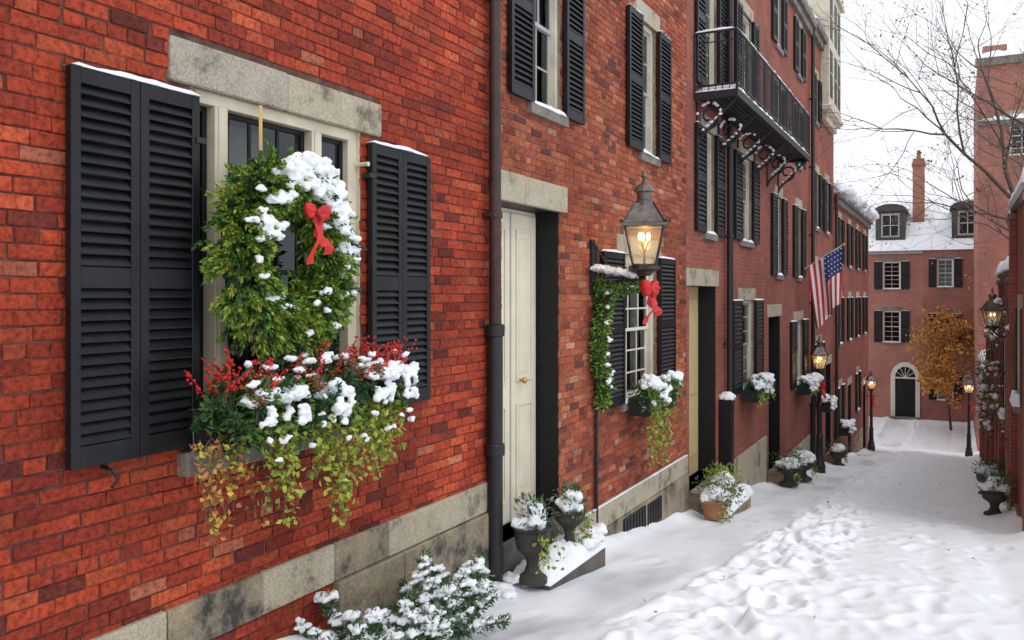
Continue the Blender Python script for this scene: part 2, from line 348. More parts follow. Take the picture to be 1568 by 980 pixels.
def pile(c,R,n,q):
    out=[]
    for _ in range(n):
        d=rng.normal(size=3); d/=np.linalg.norm(d); d*=rng.random()**.5
        s=q*random.uniform(.7,1.3); out.append(((c[0]+d[0]*R[0],c[1]+d[1]*R[1],c[2]+d[2]*R[2]),(s,s*1.15,s*.75)))
    return out
def vine(m,p,length,mts,L=.035,dens=60,out=.15,sway=.5):
    p=np.array(p,float); n=max(3,int(length/.04)); P=[];D=[]; d=np.array([out,random.uniform(-sway,sway),-.6]); pts=[tuple(p)]
    for i in range(n):
        d=d*.8+np.array([random.gauss(out*.1,.08),random.gauss(0,.12),-.3]); d/=np.linalg.norm(d); p=p+d*.04; pts.append(tuple(p))
        for _ in range(max(1,int(dens*.04))): P.append(p+rng.normal(size=3)*.02); D.append(rng.normal(size=3)+np.array([.5,0,-.5]))
    m.leaves(P,D,L,L*.75,mts)
    if len(pts)>2: m.tube(pts,.002,3,'twig',False)
def bow(m,c,s,mt='red_bow',tail=1.7):
    c=np.array(c)
    for sg in (-1,1):
        v,f=ICO[3]; v=v.copy(); yy=v[:,1]
        t=(yy*sg+1)/2; fat=(.25+.75*np.sin(np.clip(t,0,1)**1.3*math.pi*.62))
        v2=np.stack([v[:,0]*.34*fat*(1+.3*np.sin(v[:,2]*9+t*3)),sg*(t*1.0)+0*yy,v[:,2]*.5*fat+.2*t+.08*np.sin(t*7)],1)
        m.add(c+v2*s*.74,f,mt)
    m.ico(c+np.array([.05*s,0,0]),s*.17,mt,2,.2)
    for sg,l in ((-1,tail),(1,tail*.8),(.3,tail*.65)):
        n=14;vs=[]
        for i in range(n+1):
            t=i/n; y=sg*.42*s*t**1.4+.07*s*math.sin(t*8+sg); z=-l*s*t; x=.1*s+.16*s*math.sin(t*7+sg*2); w=.16*s*(.6+.6*t)*(.75+.35*math.cos(t*6+sg))
            vs+=[(c[0]+x-.06*s,c[1]+y-w,c[2]+z-.03*s),(c[0]+x+.06*s,c[1]+y+w,c[2]+z+.03*s)]
        m.add(vs,[(2*i,2*i+1,2*i+3,2*i+2) for i in range(n)],mt)
def lantern(m,cx,cy,z,s=1.,rot=.35):
    R=1.414
    def sq(h,r): return [(cx+r*R*s*math.cos(rot+math.pi/4+k*math.pi/2),cy+r*R*s*math.sin(rot+math.pi/4+k*math.pi/2),z+h*s) for k in range(4)]
    b=sq(.04,.105);t=sq(.40,.175)
    for k in range(4):
        k2=(k+1)%4; m.tube([b[k],t[k]],.011*s,5,'lamp_metal'); m.tube([b[k],b[k2]],.012*s,5,'lamp_metal'); m.tube([t[k],t[k2]],.012*s,5,'lamp_metal')
        m.quad(b[k],b[k2],t[k2],t[k],'lamp_glass')
    m.lathe(cx,cy,[(.06*s,-.06*s),(.09*s,-.02*s),(.15*s,.0),(.15*s,.035*s)],12,'lamp_metal',0,z)
    rt=rot+math.pi/4
    m.lathe(cx,cy,[(.285*s,.395*s),(.30*s,.40*s),(.30*s,.425*s),(.26*s,.435*s),(.12*s,.62*s)],4,'lamp_roof',rt,z)
    for k in range(4):
        a=rt+k*math.pi/2; m.tube([(cx+.27*s*math.cos(a),cy+.27*s*math.sin(a),z+.435*s),(cx+.12*s*math.cos(a),cy+.12*s*math.sin(a),z+.625*s)],.009*s,5,'lamp_metal')
        m.ico((cx+.29*s*math.cos(a),cy+.29*s*math.sin(a),z+.445*s),.018*s,'lamp_metal',1)
    m.lathe(cx,cy,[(.10*s,.60*s),(.10*s,.635*s),(.07*s,.65*s),(.07*s,.72*s),(.10*s,.73*s),(.09*s,.76*s),(.05*s,.80*s),(.02*s,.82*s),(.018*s,.85*s),(.032*s,.87*s),(.02*s,.895*s),(.006*s,.93*s)],14,'lamp_roof',0,z)
    m.tube([(cx,cy,z),(cx,cy,z+.17*s)],.012*s,6,'lamp_metal'); m.tube([(cx,cy,z+.4*s),(cx,cy,z+.62*s)],.02*s,6,'lamp_metal')
    for dx,dy in ((.04,0),(-.03,.035),(-.03,-.035)): m.ico((cx+dx*s,cy+dy*s,z+.31*s),(.02*s,.02*s,.04*s),'flame',2); m.tube([(cx,cy,z+.15*s),(cx+dx*s,cy+dy*s,z+.27*s)],.007*s,4,'lamp_metal')
def lamp_light(parent,cx,cy,z,e):
    li=bpy.data.lights.new('lamp_glow','POINT'); li.energy=e; li.color=(1,.6,.25); li.shadow_soft_size=.05
    o=bpy.data.objects.new('lamp_glow',li); o.location=(cx,cy,z); SC.collection.objects.link(o); o.parent=parent; o.matrix_parent_inverse=Matrix.Translation(-parent.location)
def lamp_post(x,y,h):
    g=gz(y)-.05; e=empty('street_lamp',(x,y,g)); m=MB(); H=h-.85
    m.lathe(x,y,[(.14,0),(.14,.25),(.11,.32),(.12,.38),(.09,.45),(.075,.9),(.09,.94),(.06,1.0),(.045,H-.1),(.07,H-.06),(.04,H),(.05,H+.05)],12,'iron',0,g)
    m.tube([(x-.28,y,g+H-.25),(x+.28,y,g+H-.25)],.014,6,'iron')
    m.obj('post',e,smooth=False); m=MB(); lantern(m,x,y,g+H,.9,.3); m.obj('lantern',e); lamp_light(e,x,y,g+H+.24,5)
    m=MB(); bow(m,(x+.06,y-.06,g+H-.35),.28); m.obj('bow',e,smooth=True)
def plant_box(name,x,y0,y1,z,big=False,mts=('l_pine','l_pine2','l_box2'),depth=.24,drop=.5,snowr=.07):
    e=empty(name,(x,(y0+y1)/2,z)); m=MB()
    m.box(x+.005,x+depth,y0,y1,z-.2,z,'box_green'); m.box(x+.005,x+depth+.012,y0-.012,y1+.012,z-.03,z+.004,'box_green'); m.obj('trough',e,bevel=.004)
    m=MB(); L=y1-y0; k=int(L*16)
    for i in range(k):
        yy=y0+L*random.random(); m.clump((x+depth*random.uniform(.3,1.05),yy,z+random.uniform(-.05,.11)),random.uniform(.07,.13),70,.055,.02,mts,.1)
    for i in range(int(L*18)): vine(m,(x+depth,y0+L*random.random(),z+.05),random.uniform(.15,drop),('l_ivy1','l_box1','l_ivy2','l_box3'),.042,60)
    m.obj('foliage',e)
    it=[]
    for i in range(int(L*9)):
        it+=pile((x+depth*random.uniform(.3,1.05),y0+L*random.random(),z+.13+random.uniform(-.03,.05)),(snowr*1.1,snowr*1.5,snowr*.5),8,snowr*.5)
    for i in range(int(L*10)): it+=pile((x+depth*1.15,y0+L*random.random(),z+random.uniform(-.1,.08)),(snowr*.4,snowr*.6,snowr*.5),5,snowr*.32)
    snow_obj('snow',e,it,.018 if not big else .011)
    return e
def potted(x,y,zb,h,kind='terracotta',r=.15,name='potted_plant',green=('l_pine','l_box2','l_grey'),gr=1.):
    e=empty(name,(x,y,zb)); m=MB()
    if kind=='terracotta': m.lathe(x,y,[(r*.65,0),(r*.95,h*.85),(r*1.08,h*.86),(r*1.1,h),(r*.95,h),(r*.9,h*.9)],24,'terracotta',0,zb)
    else: m.lathe(x,y,[(r*.8,0),(r*.8,.04),(r*.45,.08),(r*.32,.14),(r*.4,.2),(r*.85,.26),(r*1.0,h*.8),(r*.95,h*.92),(r*1.2,h),(r*1.05,h),(r*.9,h*.93)],28,'stone_pot',0,zb)
    m.obj('pot',e,smooth=False)
    m=MB()
    for i in range(int(9*gr)): m.clump((x+random.gauss(0,r*.5),y+random.gauss(0,r*.5),zb+h+.06+random.random()*.12*gr),r*.8,60,.06,.02,green,.3)
    for i in range(6): vine(m,(x+r*.8,y+random.uniform(-r,r),zb+h),.3,('l_ivy1','l_ivy2'),.04)
    m.obj('foliage',e)
    it=pile((x,y,zb+h+.04),(r*.9,r*.9,r*.35),30,r*.36)+pile((x+.02,y-.02,zb+h+.12),(r*.6,r*.6,r*.3),12,r*.32)
    snow_obj('snow',e,it,.012); return e
def downpipe(m,x,y,z0,z1,r,mt,seg=12):
    m.tube([(x,y,z0),(x,y,z1)],r,seg,mt)
    z=z0+.9
    while z<z1: m.lathe(x,y,[(r*1.0,-.03),(r*1.25,-.025),(r*1.25,.025),(r,.03)],seg,mt,0,z); m.box(x-.09,x-.01,y-r*1.6,y+r*1.6,z-.012,z+.012,mt); z+=1.7
# ================================================================ GROUND
def vn(x,y,s):
    xi=np.floor(x);yi=np.floor(y);fx=x-xi;fy=y-yi;fx=fx*fx*fx*(fx*(fx*6-15)+10);fy=fy*fy*fy*(fy*(fy*6-15)+10)
    def h(a,b): q=np.sin(a*127.1+b*311.7+s*74.7)*43758.5453; return q-np.floor(q)
    return (h(xi,yi)*(1-fx)+h(xi+1,yi)*fx)*(1-fy)+(h(xi,yi+1)*(1-fx)+h(xi+1,yi+1)*fx)*fy
def fbm(x,y,s,o=4):
    r=0;a=.5
    for i in range(o):
        r=r+a*vn(x,y,s+i*3); x,y=(x*.8+y*.6)*2.03+5,(-x*.6+y*.8)*2.03+9; a*=.5
    return r
xs=np.concatenate([[-400,-150,-60,-25,-12,-7,-4.5,-3.6],np.arange(-3.3,1.3,.024),[1.6,2.2,3.5,6,12,25,60,150,400]])
ys=np.concatenate([[-300,-100,-40,-20,-8,-3,-1,0,1],np.arange(1.5,14,.026),np.arange(14,26,.045),np.arange(26,44,.09),np.arange(44,56,.35),[60,70,90,130,200,400,900]])
X,Y=np.meshgrid(xs,ys,indexing='ij'); G=np.vectorize(gz)(Y)
ins=np.clip((X+3.6)/.3,0,1)*np.clip((1.5-X)/.3,0,1)*np.clip((Y+1)/2,0,1)*np.clip((60-Y)/5,0,1)
edge=-2.0+.22*(fbm(Y*.5,Y*0,3,2)-.4)
sm=lambda t: np.clip(t,0,1)**2*(3-2*np.clip(t,0,1))
tr=sm((X-edge)/.18)
band=tr*(.12+.88*sm((-1.15-X+.35*vn(Y*.6,X*0,9))/.5))
lump=np.clip(fbm(X*4.2,Y*3.6,5,3)-.36,0,1); chunk=np.clip(fbm(X*8.5,Y*7.5,11,2)-.36,0,1)
H=.06*(fbm(X*.8,Y*.6,1,3)-.45)
H=H+tr*.04+band*(.15*lump+.065*chunk)*(.45+.9*vn(X*1.3,Y*1.0,8))
H=H+(1-tr)*(.014*fbm(X*3,Y*2,21,3))
bank=np.exp(-((X+3.25)/.16)**2)*.09*fbm(Y*1.2,X*2,31,3)*2; H=H+bank
H=H+np.exp(-((X-edge-.05)/.13)**2)*.05*vn(Y*3,X*3,44)
H=H+np.exp(-((X-.85)/.25)**2)*.22*fbm(Y*.9,X,35,3)
for i in range(850):
    fy=random.uniform(2.5,38) if i%3 else random.uniform(3,14); fx=random.choice([random.gauss(-1.5,.25),random.gauss(-.4,.5),random.gauss(-1.45,.25),random.uniform(-2.8,.7)]); an=random.gauss(0,.35)
    i0,i1=np.searchsorted(xs,[fx-.4,fx+.4]); j0,j1=np.searchsorted(ys,[fy-.45,fy+.45])
    xx=X[i0:i1,j0:j1]-fx; yy=Y[i0:i1,j0:j1]-fy; u=xx*math.cos(an)+yy*math.sin(an); v=-xx*math.sin(an)+yy*math.cos(an)
    d=(u/.075)**2+(v/.16)**2; k=random.uniform(.5,1.1)*(1. if fx<-1.1 else .4)*(1 if fx>-2 else .3); H[i0:i1,j0:j1]+=k*(-.042*np.exp(-d**1.2)+.016*np.exp(-((np.sqrt(d)-1.5)/.42)**2))
for cx in (-.25,.35): H-=.015*np.exp(-((X-cx-.1*np.sin(Y*.3))/.12)**2)
Z=G+H*ins
thin=np.clip((fbm(X*1.7,Y*.6,51,4)-.36)*3.,0,1)*sm((edge-.02-X)/.3)*sm((X+3.08)/.25)*.55*ins*(.35+.65*sm((11-Y)/5))
thin=thin+np.clip((fbm(X*2.5,Y*.8,58,3)-.42)*1.2,0,.22)*sm((edge+.05-X)/.3)*ins
thin+=np.clip((fbm(X*3,Y*2,55,3)-.56)*2,0,.08)*tr*ins
Z-=thin*.03
nx,ny=len(xs),len(ys); V=np.stack([X,Y,Z],-1).reshape(-1,3)
ii,jj=np.meshgrid(np.arange(nx-1),np.arange(ny-1),indexing='ij'); a=(ii*ny+jj).ravel(); F=np.stack([a,a+ny,a+ny+1,a+1],1)
mg=MB(); mg.add(V,F.tolist(),'snow_ground',np.stack([thin.ravel()]*3+[np.ones(nx*ny)],1).tolist()); mg.obj('snowy_street_ground',smooth=True)
m=MB(); P=[]
for i in range(26):
    x=random.uniform(-2.9,.6); y=random.uniform(4,24); i0=np.searchsorted(xs,x); j0=np.searchsorted(ys,y); P.append((x,y,Z[i0,j0]+.012))
m.leaves(P,rng.normal(size=(26,3))*np.array((1,1,.1)),.045,.03,('l_or2','l_tan','cone')); m.obj('fallen_leaves')
# ================================================================ HOUSE 1
def house(y,z=0): return empty('brick_house',(XW,y,gz(y)))
E1=house(3)
W1=(2.90,4.22,-.74,1.0)
ops1=[(*W1,.13,'cream_paint')]
m=MB(); facade(m,XW-.009,-3,5.97,-2.8,2.62,ops1,'mortar_red'); facade(m,XW,-3,5.97,2.62,7.2,[],'brick_a'); shell(m,XW-.012,-3,5.965,-2.8,7.2,8,'brick_a'); m.obj('walls',E1)
pal1=[(.52,.074,.027,5.5),(.44,.058,.023,5),(.58,.105,.038,2.4),(.34,.044,.022,2.4),(.20,.034,.024,.9),(.54,.17,.09,.5)]
m=MB(); bricks(m,XW,-1.5,5.96,-2.75,2.62,ops1+[(2.77,4.41,1.0,1.21)],pal1,.0078); m.obj('brick_courses',E1)
m=MB()
segs=[-1,.3,1.5,2.745,3.35,3.94,4.47,5.93]
for i in range(len(segs)-1): m.box(XW-.05,XW+.03+random.uniform(-.004,.004),segs[i]+.003,segs[i+1]-.003,-1.69,-1.465,'granite' if i%2==0 else 'granite_dark')
for a,b in ((3.95,4.62),(4.62,5.93)): m.box(XW-.05,XW+.05,a+.004,b-.004,-2.7,-1.695,'granite_dark')
m.box(XW-.05,XW+.02,2.77,3.55,1.003,1.212,'granite_lintel'); m.box(XW-.05,XW+.018,3.551,4.41,1.003,1.208,'granite')
m.box(XW-.1,XW+.07,2.82,4.3,-.86,-.745,'sill_stone'); m.obj('granite_trim',E1,bevel=.008)
m=MB(); x=XW; y0,y1,z0,z1=W1
xb,xf=x-.12,x-.035
m.box(xb,xf,y0,y0+.05,z0,z1,'cream_paint');m.box(xb,xf,y1-.085,y1,z0,z1,'cream_paint');m.box(xb,xf+.01,y0+.05,y1-.085,z1-.06,z1,'cream_paint')
m.box(xb,xf+.012,y0+.05,y1-.085,z0,z0+.05,'cream_paint')
for a,b in ((3.07,3.155),(3.79,3.875)):
    m.box(xb,xf+.015,a,b,z0+.05,z1-.06,'cream_paint'); m.box(xf+.0155,xf+.022,a+.02,b-.02,z0+.05,z1-.06,'cream_paint')
for a,b,cols in ((2.95,3.07,1),(3.155,3.79,3),(3.875,4.135,1)):
    zm=.13; s=.028
    for lo,hi,xx in ((z0+.05,zm+.02,x-.10),(zm-.02,z1-.06,x-.075)):
        m.box(xx-.025,xx,a,a+s,lo,hi,'black_paint');m.box(xx-.025,xx,b-s,b,lo,hi,'black_paint');m.box(xx-.025,xx-.001,a+s,b-s,lo,lo+s,'black_paint');m.box(xx-.025,xx-.001,a+s,b-s,hi-s,hi,'black_paint')
        for k in range(1,cols): yy=a+(b-a)*k/cols; m.box(xx-.02,xx-.003,yy-.01,yy+.01,lo+s,hi-s,'black_paint')
        for k in range(1,2): zz=lo+(hi-lo)*k/2; m.box(xx-.019,xx-.004,a+s,b-s,zz-.01,zz+.01,'black_paint')
        m.quad((xx-.012,a+s,lo+s),(xx-.012,b-s,lo+s),(xx-.012,b-s,hi-s),(xx-.012,a+s,hi-s),'glass')
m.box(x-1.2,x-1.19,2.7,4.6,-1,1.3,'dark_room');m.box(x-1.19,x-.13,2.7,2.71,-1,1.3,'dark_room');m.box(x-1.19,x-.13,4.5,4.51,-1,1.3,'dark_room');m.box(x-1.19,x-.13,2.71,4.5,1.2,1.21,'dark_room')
m.box(x-1.0,x-.6,3.6,4.2,-.7,.1,'bark'); m.box(x-1.15,x-1.12,3.2,3.7,.1,.8,'gold')
m.box(x-.5,x-.35,3.2,3.75,.55,.95,'curtain'); m.box(x-.25,x-.24,3.9,4.1,-.6,.9,'twig')
m.obj('window',E1,bevel=.003)
m=MB(); ms=MB()
shutter(m,XW,2.235,2.905,-.72,.945,2,.475,.047,ms=ms); shutter(m,XW,4.255,4.915,-.72,.945,2,.475,.047,ms=ms)
for yy in (2.42,4.6): m.tube([(XW,yy,-.74),(XW+.07,yy,-.75),(XW+.08,yy+.02,-.79),(XW+.08,yy-.01,-.82)],.009,6,'iron')
for yy in (2.91,4.25):
    for zz in (-.5,.72): m.box(XW+.0,XW+.066,yy-.03,yy+.03,zz,zz+.03,'iron')
m.tube([(XW-.02,4.2,.8),(XW+.07,4.2,.8)],.014,6,'cream_paint')
m.obj('shutters',E1,bevel=.002); ms.obj('shutter_snow',E1,smooth=True)
m=MB(); downpipe(m,XW+.075,5.80,-.28,7,.048,'brown_pipe',16); m.lathe(XW+.075,5.80,[(.062,-2.5),(.062,-.33),(.075,-.32),(.078,-.24),(.06,-.23)],20,'iron')
m.lathe(XW+.075,5.80,[(.075,-1.25),(.078,-1.24),(.078,-1.17),(.07,-1.16)],20,'iron'); m.obj('downpipe',E1,smooth=False)
# wreath
EW=empty('christmas_wreath',(-3.06,3.33,.21)); m=MB(); cx,cy,cz=-3.07,3.33,.215; RM=.315
def sprigs(m,t,ph,cnt_scale,PP,DD,n=22):
    low=.5-.5*math.sin(t); cl=.82+.28*noise.noise(Vector((math.cos(t)*3.2,math.sin(t)*3.2,ph*1.3)))
    rr=(.108+.035*low)*random.uniform(.55,1.)*cl*1.1*cnt_scale
    ra=RM+rr*math.sin(ph)*(1.05 if ph>0 else .75); c=np.array((cx+rr*math.cos(ph),cy+ra*math.cos(t),cz+ra*1.13*math.sin(t)))
    rad=np.array((0,math.cos(t),math.sin(t))); tan=np.array((0,-math.sin(t),math.cos(t)))
    d=rad*math.sin(ph)*.8+np.array((1,0,0))*math.cos(ph)*.8+tan*random.gauss(0,.3)+np.array((0,0,-.6)); d/=np.linalg.norm(d)
    L=random.uniform(.05,.10)*(1.3 if random.random()<.15 else 1); tt=rng.random(n)*L; PP.append(c+d*tt[:,None]+rng.normal(size=(n,3))*.0055); DD.append(d*1.6+rng.normal(size=(n,3))*.5)
for (pal,cnt) in ((('l_box1','l_box2'),600),(('l_box1','l_box3'),460),(('l_box2','l_pine2','l_dark'),380),(('l_box3','l_box1','l_ivy2'),240)):
    PP=[];DD=[]
    for i in range(cnt): sprigs(m,random.random()*2*math.pi,random.uniform(-1.9,2.0),1.,PP,DD)
    m.leaves(np.concatenate(PP),np.concatenate(DD),.032,.014,pal)
PP=[];DD=[]
for i in range(90): sprigs(m,random.uniform(0.,2.5),random.uniform(-1.,1.6),1.35,PP,DD,9)
m.leaves(np.concatenate(PP),np.concatenate(DD),.032,.014,('l_box1','l_box2'))
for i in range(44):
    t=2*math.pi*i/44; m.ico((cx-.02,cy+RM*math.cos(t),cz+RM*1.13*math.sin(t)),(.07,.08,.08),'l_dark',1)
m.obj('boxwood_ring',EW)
it=[]
for i in range(260):
    t=random.uniform(.25,2.05); w=math.sin((t-.25)/1.8*math.pi)**.5; rr=RM+random.uniform(-.06,.11)*w
    it.append(((cx+random.uniform(.08,.165),cy+rr*math.cos(t),cz+rr*1.13*math.sin(t)+.028),(random.uniform(.018,.034),random.uniform(.022,.04),random.uniform(.016,.028))))
for i in range(30):
    t=random.uniform(-1.6,4.4); rr=RM+random.uniform(-.09,.11); it+=pile((cx+random.uniform(.13,.175),cy+rr*math.cos(t),cz+rr*1.13*math.sin(t)),(.018,.035,.014),6,.0145)
for i in range(18):
    t=random.uniform(-.5,.35); rr=RM+random.uniform(.0,.13); it+=pile((cx+random.uniform(.10,.16),cy+rr*math.cos(t),cz+rr*1.13*math.sin(t)),(.025,.04,.022),7,.017)
for i in range(12):
    t=random.uniform(2.0,2.9); rr=RM+random.uniform(-.1,.02); it+=pile((cx+random.uniform(.14,.17),cy+rr*math.cos(t),cz+rr*1.13*math.sin(t)),(.02,.045,.018),7,.017)
snow_obj('snow',EW,it,.007)
m=MB(); bow(m,(cx+.20,cy+.03,cz+.20),.125,tail=2.1); m.obj('bow',EW,smooth=True)
m=MB(); m.box(XW+.03,XW+.032,cy-.012,cy+.012,cz+.35,.99,'gold'); m.obj('hanging_ribbon',EW)
# window box 1
EB=empty('window_box_planter',(XW+.15,3.45,-.6)); m=MB(); m.box(XW+.072,XW+.28,2.86,4.12,-.73,-.57,'box_green'); m.box(XW+.07,XW+.292,2.845,4.135,-.58,-.555,'box_green'); m.obj('trough',EB,bevel=.004)
m=MB()
for i in range(120):
    yy=random.uniform(2.80,4.13); xx=XW+random.uniform(.12,.34); zz=random.uniform(-.60,-.46)
    d0=np.array((random.uniform(.1,1),random.gauss(0,.7),random.uniform(-.3,.9))); d0/=np.linalg.norm(d0); n=130; L=random.uniform(.12,.24); tt=rng.random(n)*L
    P=np.array((xx,yy,zz))+d0*tt[:,None]; D=d0*.8+rng.normal(size=(n,3))*.7; m.leaves(P,D,.042,.007,('l_pine','l_pine2','l_box2','l_dark'))
    m.tube([(xx,yy,zz),tuple(np.array((xx,yy,zz))+d0*L)],.003,3,'bark',False)
for i in range(46): m.clump((XW+random.uniform(.27,.40),random.uniform(2.8,4.14),random.uniform(-.68,-.46)),.085,55,.045,.022,('l_box2','l_box1','l_pine2','l_dark'))
m.obj('evergreen_sprigs',EB)
m=MB()
for i in range(66):
    yy=random.uniform(2.95,4.1); vine(m,(XW+.35+random.uniform(-.04,.06),yy,random.uniform(-.64,-.52)),random.uniform(.12,.52)*(1.1 if 3.1<yy<3.8 else .75),('l_ivy1','l_ivy2','l_box1','l_ivy2','l_box3'),.038,85,.12,.4)
for i in range(16): vine(m,(XW+.3+random.uniform(-.04,.04),random.uniform(2.66,3.1),random.uniform(-.68,-.58)),random.uniform(.2,.52),('l_or','l_or2','l_ivy3','l_ivy2','l_yel'),.034,60,.05,.7)
for i in range(6): vine(m,(XW+.3,random.uniform(3.9,4.15),random.uniform(-.68,-.55)),random.uniform(.2,.42),('l_or','l_ivy3','l_ivy2','l_yel'),.034,60,.05,.5)
m.obj('trailing_ivy',EB)
m=MB()
for k,(ya,yb,n) in enumerate(((2.76,2.98,26),(3.84,4.16,40),(3.2,3.8,22))):
    for i in range(n):
        p=Vector((XW+random.uniform(.18,.38),random.uniform(ya,yb),-.5)); q=p+Vector((random.gauss(.05,.06),random.gauss(0,.08),random.uniform(.10,.28))); m.tube([p,(p+q)/2+Vector((0,random.gauss(0,.02),0)),q],.002,4,'berry' if i%3==0 else 'bark',False)
        for j in range(12): c=p.lerp(q,random.uniform(.3,1)); m.ico(c+Vector([random.gauss(0,.010) for _ in range(3)]),.0075,'berry',1)
for (yy,zz,xx) in ((2.92,-.50,.41),(3.3,-.46,.43),(3.62,-.41,.40),(3.25,-.37,.36),(3.80,-.44,.43),(3.02,-.42,.38)):
    for j in range(30):
        a=j*2.4; h=j/30; r=.040*math.sin(.5+2.4*h); c=Vector((XW+xx+r*math.cos(a),yy+r*math.sin(a),zz+.08*h-.02)); m.ico(c,(.013,.013,.006),'cone',1)
    m.ico((XW+xx,yy,zz+.02),(.022,.022,.045),'cone',2)
m.obj('berries_and_cones',EB)
it=[]
for (ya,yb,n) in ((2.86,3.0,5),(3.08,3.28,7),(3.38,3.62,8),(3.70,4.16,16)):
    for i in range(n):
        yy=random.uniform(ya,yb); up=.05*(yy>3.66)
        it+=pile((XW+random.uniform(.35,.45),yy,-.485+up+random.uniform(-.03,.025)),(.045,.055,.026),11,.023)
        if random.random()<.8: it+=pile((XW+random.uniform(.43,.47),yy,-.57+up*.5+random.uniform(-.03,.03)),(.016,.022,.05),7,.016)
for i in range(34): it+=pile((XW+random.uniform(.28,.45),random.uniform(2.85,4.12),random.uniform(-.44,-.30)),(.018,.035,.010),6,.0135)
for i in range(24): it+=pile((XW+random.uniform(.43,.49),random.uniform(2.9,4.1),random.uniform(-.78,-.60)),(.012,.024,.012),5,.012)
snow_obj('snow',EB,it,.0075)
# evergreen shrub bottom
ES=empty('evergreen_shrub',(-2.9,4.1,gz(4.1))); m=MB(); it=[]
for i in range(95):
    b=Vector((XW+.27+random.uniform(-.1,.25),random.uniform(3.5,4.75),gz(4)-.04)); d0=np.array((random.gauss(.3,.5),random.gauss(0,.55),random.uniform(.35,.9))); d0/=np.linalg.norm(d0); L=random.uniform(.2,.46); n=170
    tt=(.1+.9*rng.random(n))*L; P=np.array(b)+d0*tt[:,None]+rng.normal(size=(n,3))*.016; D=d0*.6+rng.normal(size=(n,3))*.75; m.leaves(P,D,.048,.013,('l_pine','l_pine2','l_grey','l_box2'))
    m.tube([b,b+Vector(d0*L)],.004,3,'bark',False)
    for j in range(4):
        c=np.array(b)+d0*L*random.uniform(.5,1.0)+np.array((0,0,.024)); it+=pile(tuple(c),(.045,.055,.008),7,.0165)
m.obj('foliage',ES); snow_obj('snow',ES,it,.008)
# ================================================================ HOUSE 2
E2=house(8.5)
ops2=[(6.05,7.18,-2.02,.76,.26,'black_paint'),(6.56,7.22,1.65,3.22,.12,'sill_stone'),(9.42,10.02,1.65,3.22,.12,'sill_stone'),(8.81,10.05,-1.19,.45,.12,'sill_stone')]
m=MB(); facade(m,XW-.008,5.97,11.35,-3.3,4.35,ops2,'mortar_grey'); facade(m,XW,5.97,11.35,4.35,7.6,[],'brick_b'); shell(m,XW-.012,5.972,11.345,-3.3,7.6,8,'brick_b'); m.obj('walls',E2)
pal2=[(.50,.135,.06,5),(.44,.102,.049,4),(.56,.185,.09,2.4),(.35,.083,.047,1.9),(.20,.063,.047,.9),(.58,.28,.19,.4)]
m=MB(); bricks(m,XW,5.98,11.34,-3.2,4.35,ops2,pal2,.0088); m.obj('brick_courses',E2)
m=MB(); ms=MB()
window(m,ms,XW,6.56,7.22,1.65,3.22,2,2,'cream_paint','grey_paint',sh=.43,curt=False); window(m,ms,XW,9.42,10.02,1.65,3.22,2,2,'cream_paint','grey_paint',sh=.47,curt=False)
window(m,ms,XW,8.81,10.05,-1.19,.45,3,3,'cream_paint','white_paint',sh=.63,nl=1,hf=.1)
m.obj('windows',E2); ms.obj('window_snow',E2,smooth=True)
m=MB(); m.box(XW-.05,XW+.015,5.985,6.45,.765,1.01,'granite'); m.box(XW-.05,XW+.018,6.455,7.33,.765,1.005,'granite')
sg=[7.3,8.2,9.1,10.2,11.33]
for i in range(4): m.box(XW-.05,XW+.035,sg[i]+.003,sg[i+1]-.003,-2.42,-2.17,'granite'); m.box(XW-.05,XW+.045,sg[i]+.003,sg[i+1]-.003,-3.3,-2.425,'granite_dark')
m.box(XW-.26,XW+.05,6.0,7.28,-3,-2.02,'wet_stone'); m.box(XW+.05,XW+.44,6.02,7.22,-3,-2.27,'wet_stone'); m.obj('granite_trim',E2,bevel=.006)
m=MB(); m.box(XW+.04,XW+.052,8.75,9.5,-2.72,-2.45,'iron'); m.box(XW+.04,XW+.052,9.6,10.1,-2.76,-2.47,'iron')
for k in range(14): m.box(XW+.052,XW+.06,8.77+k*.1,8.785+k*.1,-2.75,-2.47,'black_paint')
m.obj('basement_grilles',E2)
ms=MB(); snow_cap(ms,XW+.08,XW+.46,6.0,7.26,-2.272,.11); snow_cap(ms,XW+.02,XW+.045,7.3,11.3,-2.172,.01); ms.obj('step_snow',E2,smooth=True)
m=MB(); xd=XW-.25; m.box(xd-.05,xd,6.05,7.18,-2.02,.76,'door_cream')
for a,b in ((6.09,6.63),(6.65,7.15)):
    m.box(xd,xd+.02,a,b,-2.0,.72,'door_cream')
    for lo,hi in ((-1.82,-.98),(-.78,.58)):
        c,d=a+.09,b-.09
        m.box(xd+.02,xd+.034,c,d,lo,lo+.02,'door_cream');m.box(xd+.02,xd+.034,c,d,hi-.02,hi,'door_cream');m.box(xd+.02,xd+.034,c,c+.02,lo+.02,hi-.02,'door_cream');m.box(xd+.02,xd+.034,d-.02,d,lo+.02,hi-.02,'door_cream')
        m.box(xd+.02,xd+.026,c+.06,d-.06,lo+.08,hi-.08,'door_cream')
m.box(xd+.02,xd+.026,6.63,6.65,-2.0,.72,'grey_paint')
m.obj('front_door',E2,bevel=.003)
m=MB(); m.tube([(xd+.02,6.80,-.77),(xd+.06,6.80,-.77)],.012,8,'brass'); m.ico((xd+.075,6.80,-.77),.028,'brass',3); m.obj('door_knob',E2,smooth=True)
m=MB(); m.tube([(XW+.03,8.02,-2.9),(XW+.03,8.02,.5)],.02,8,'iron'); m.obj('conduit',E2)
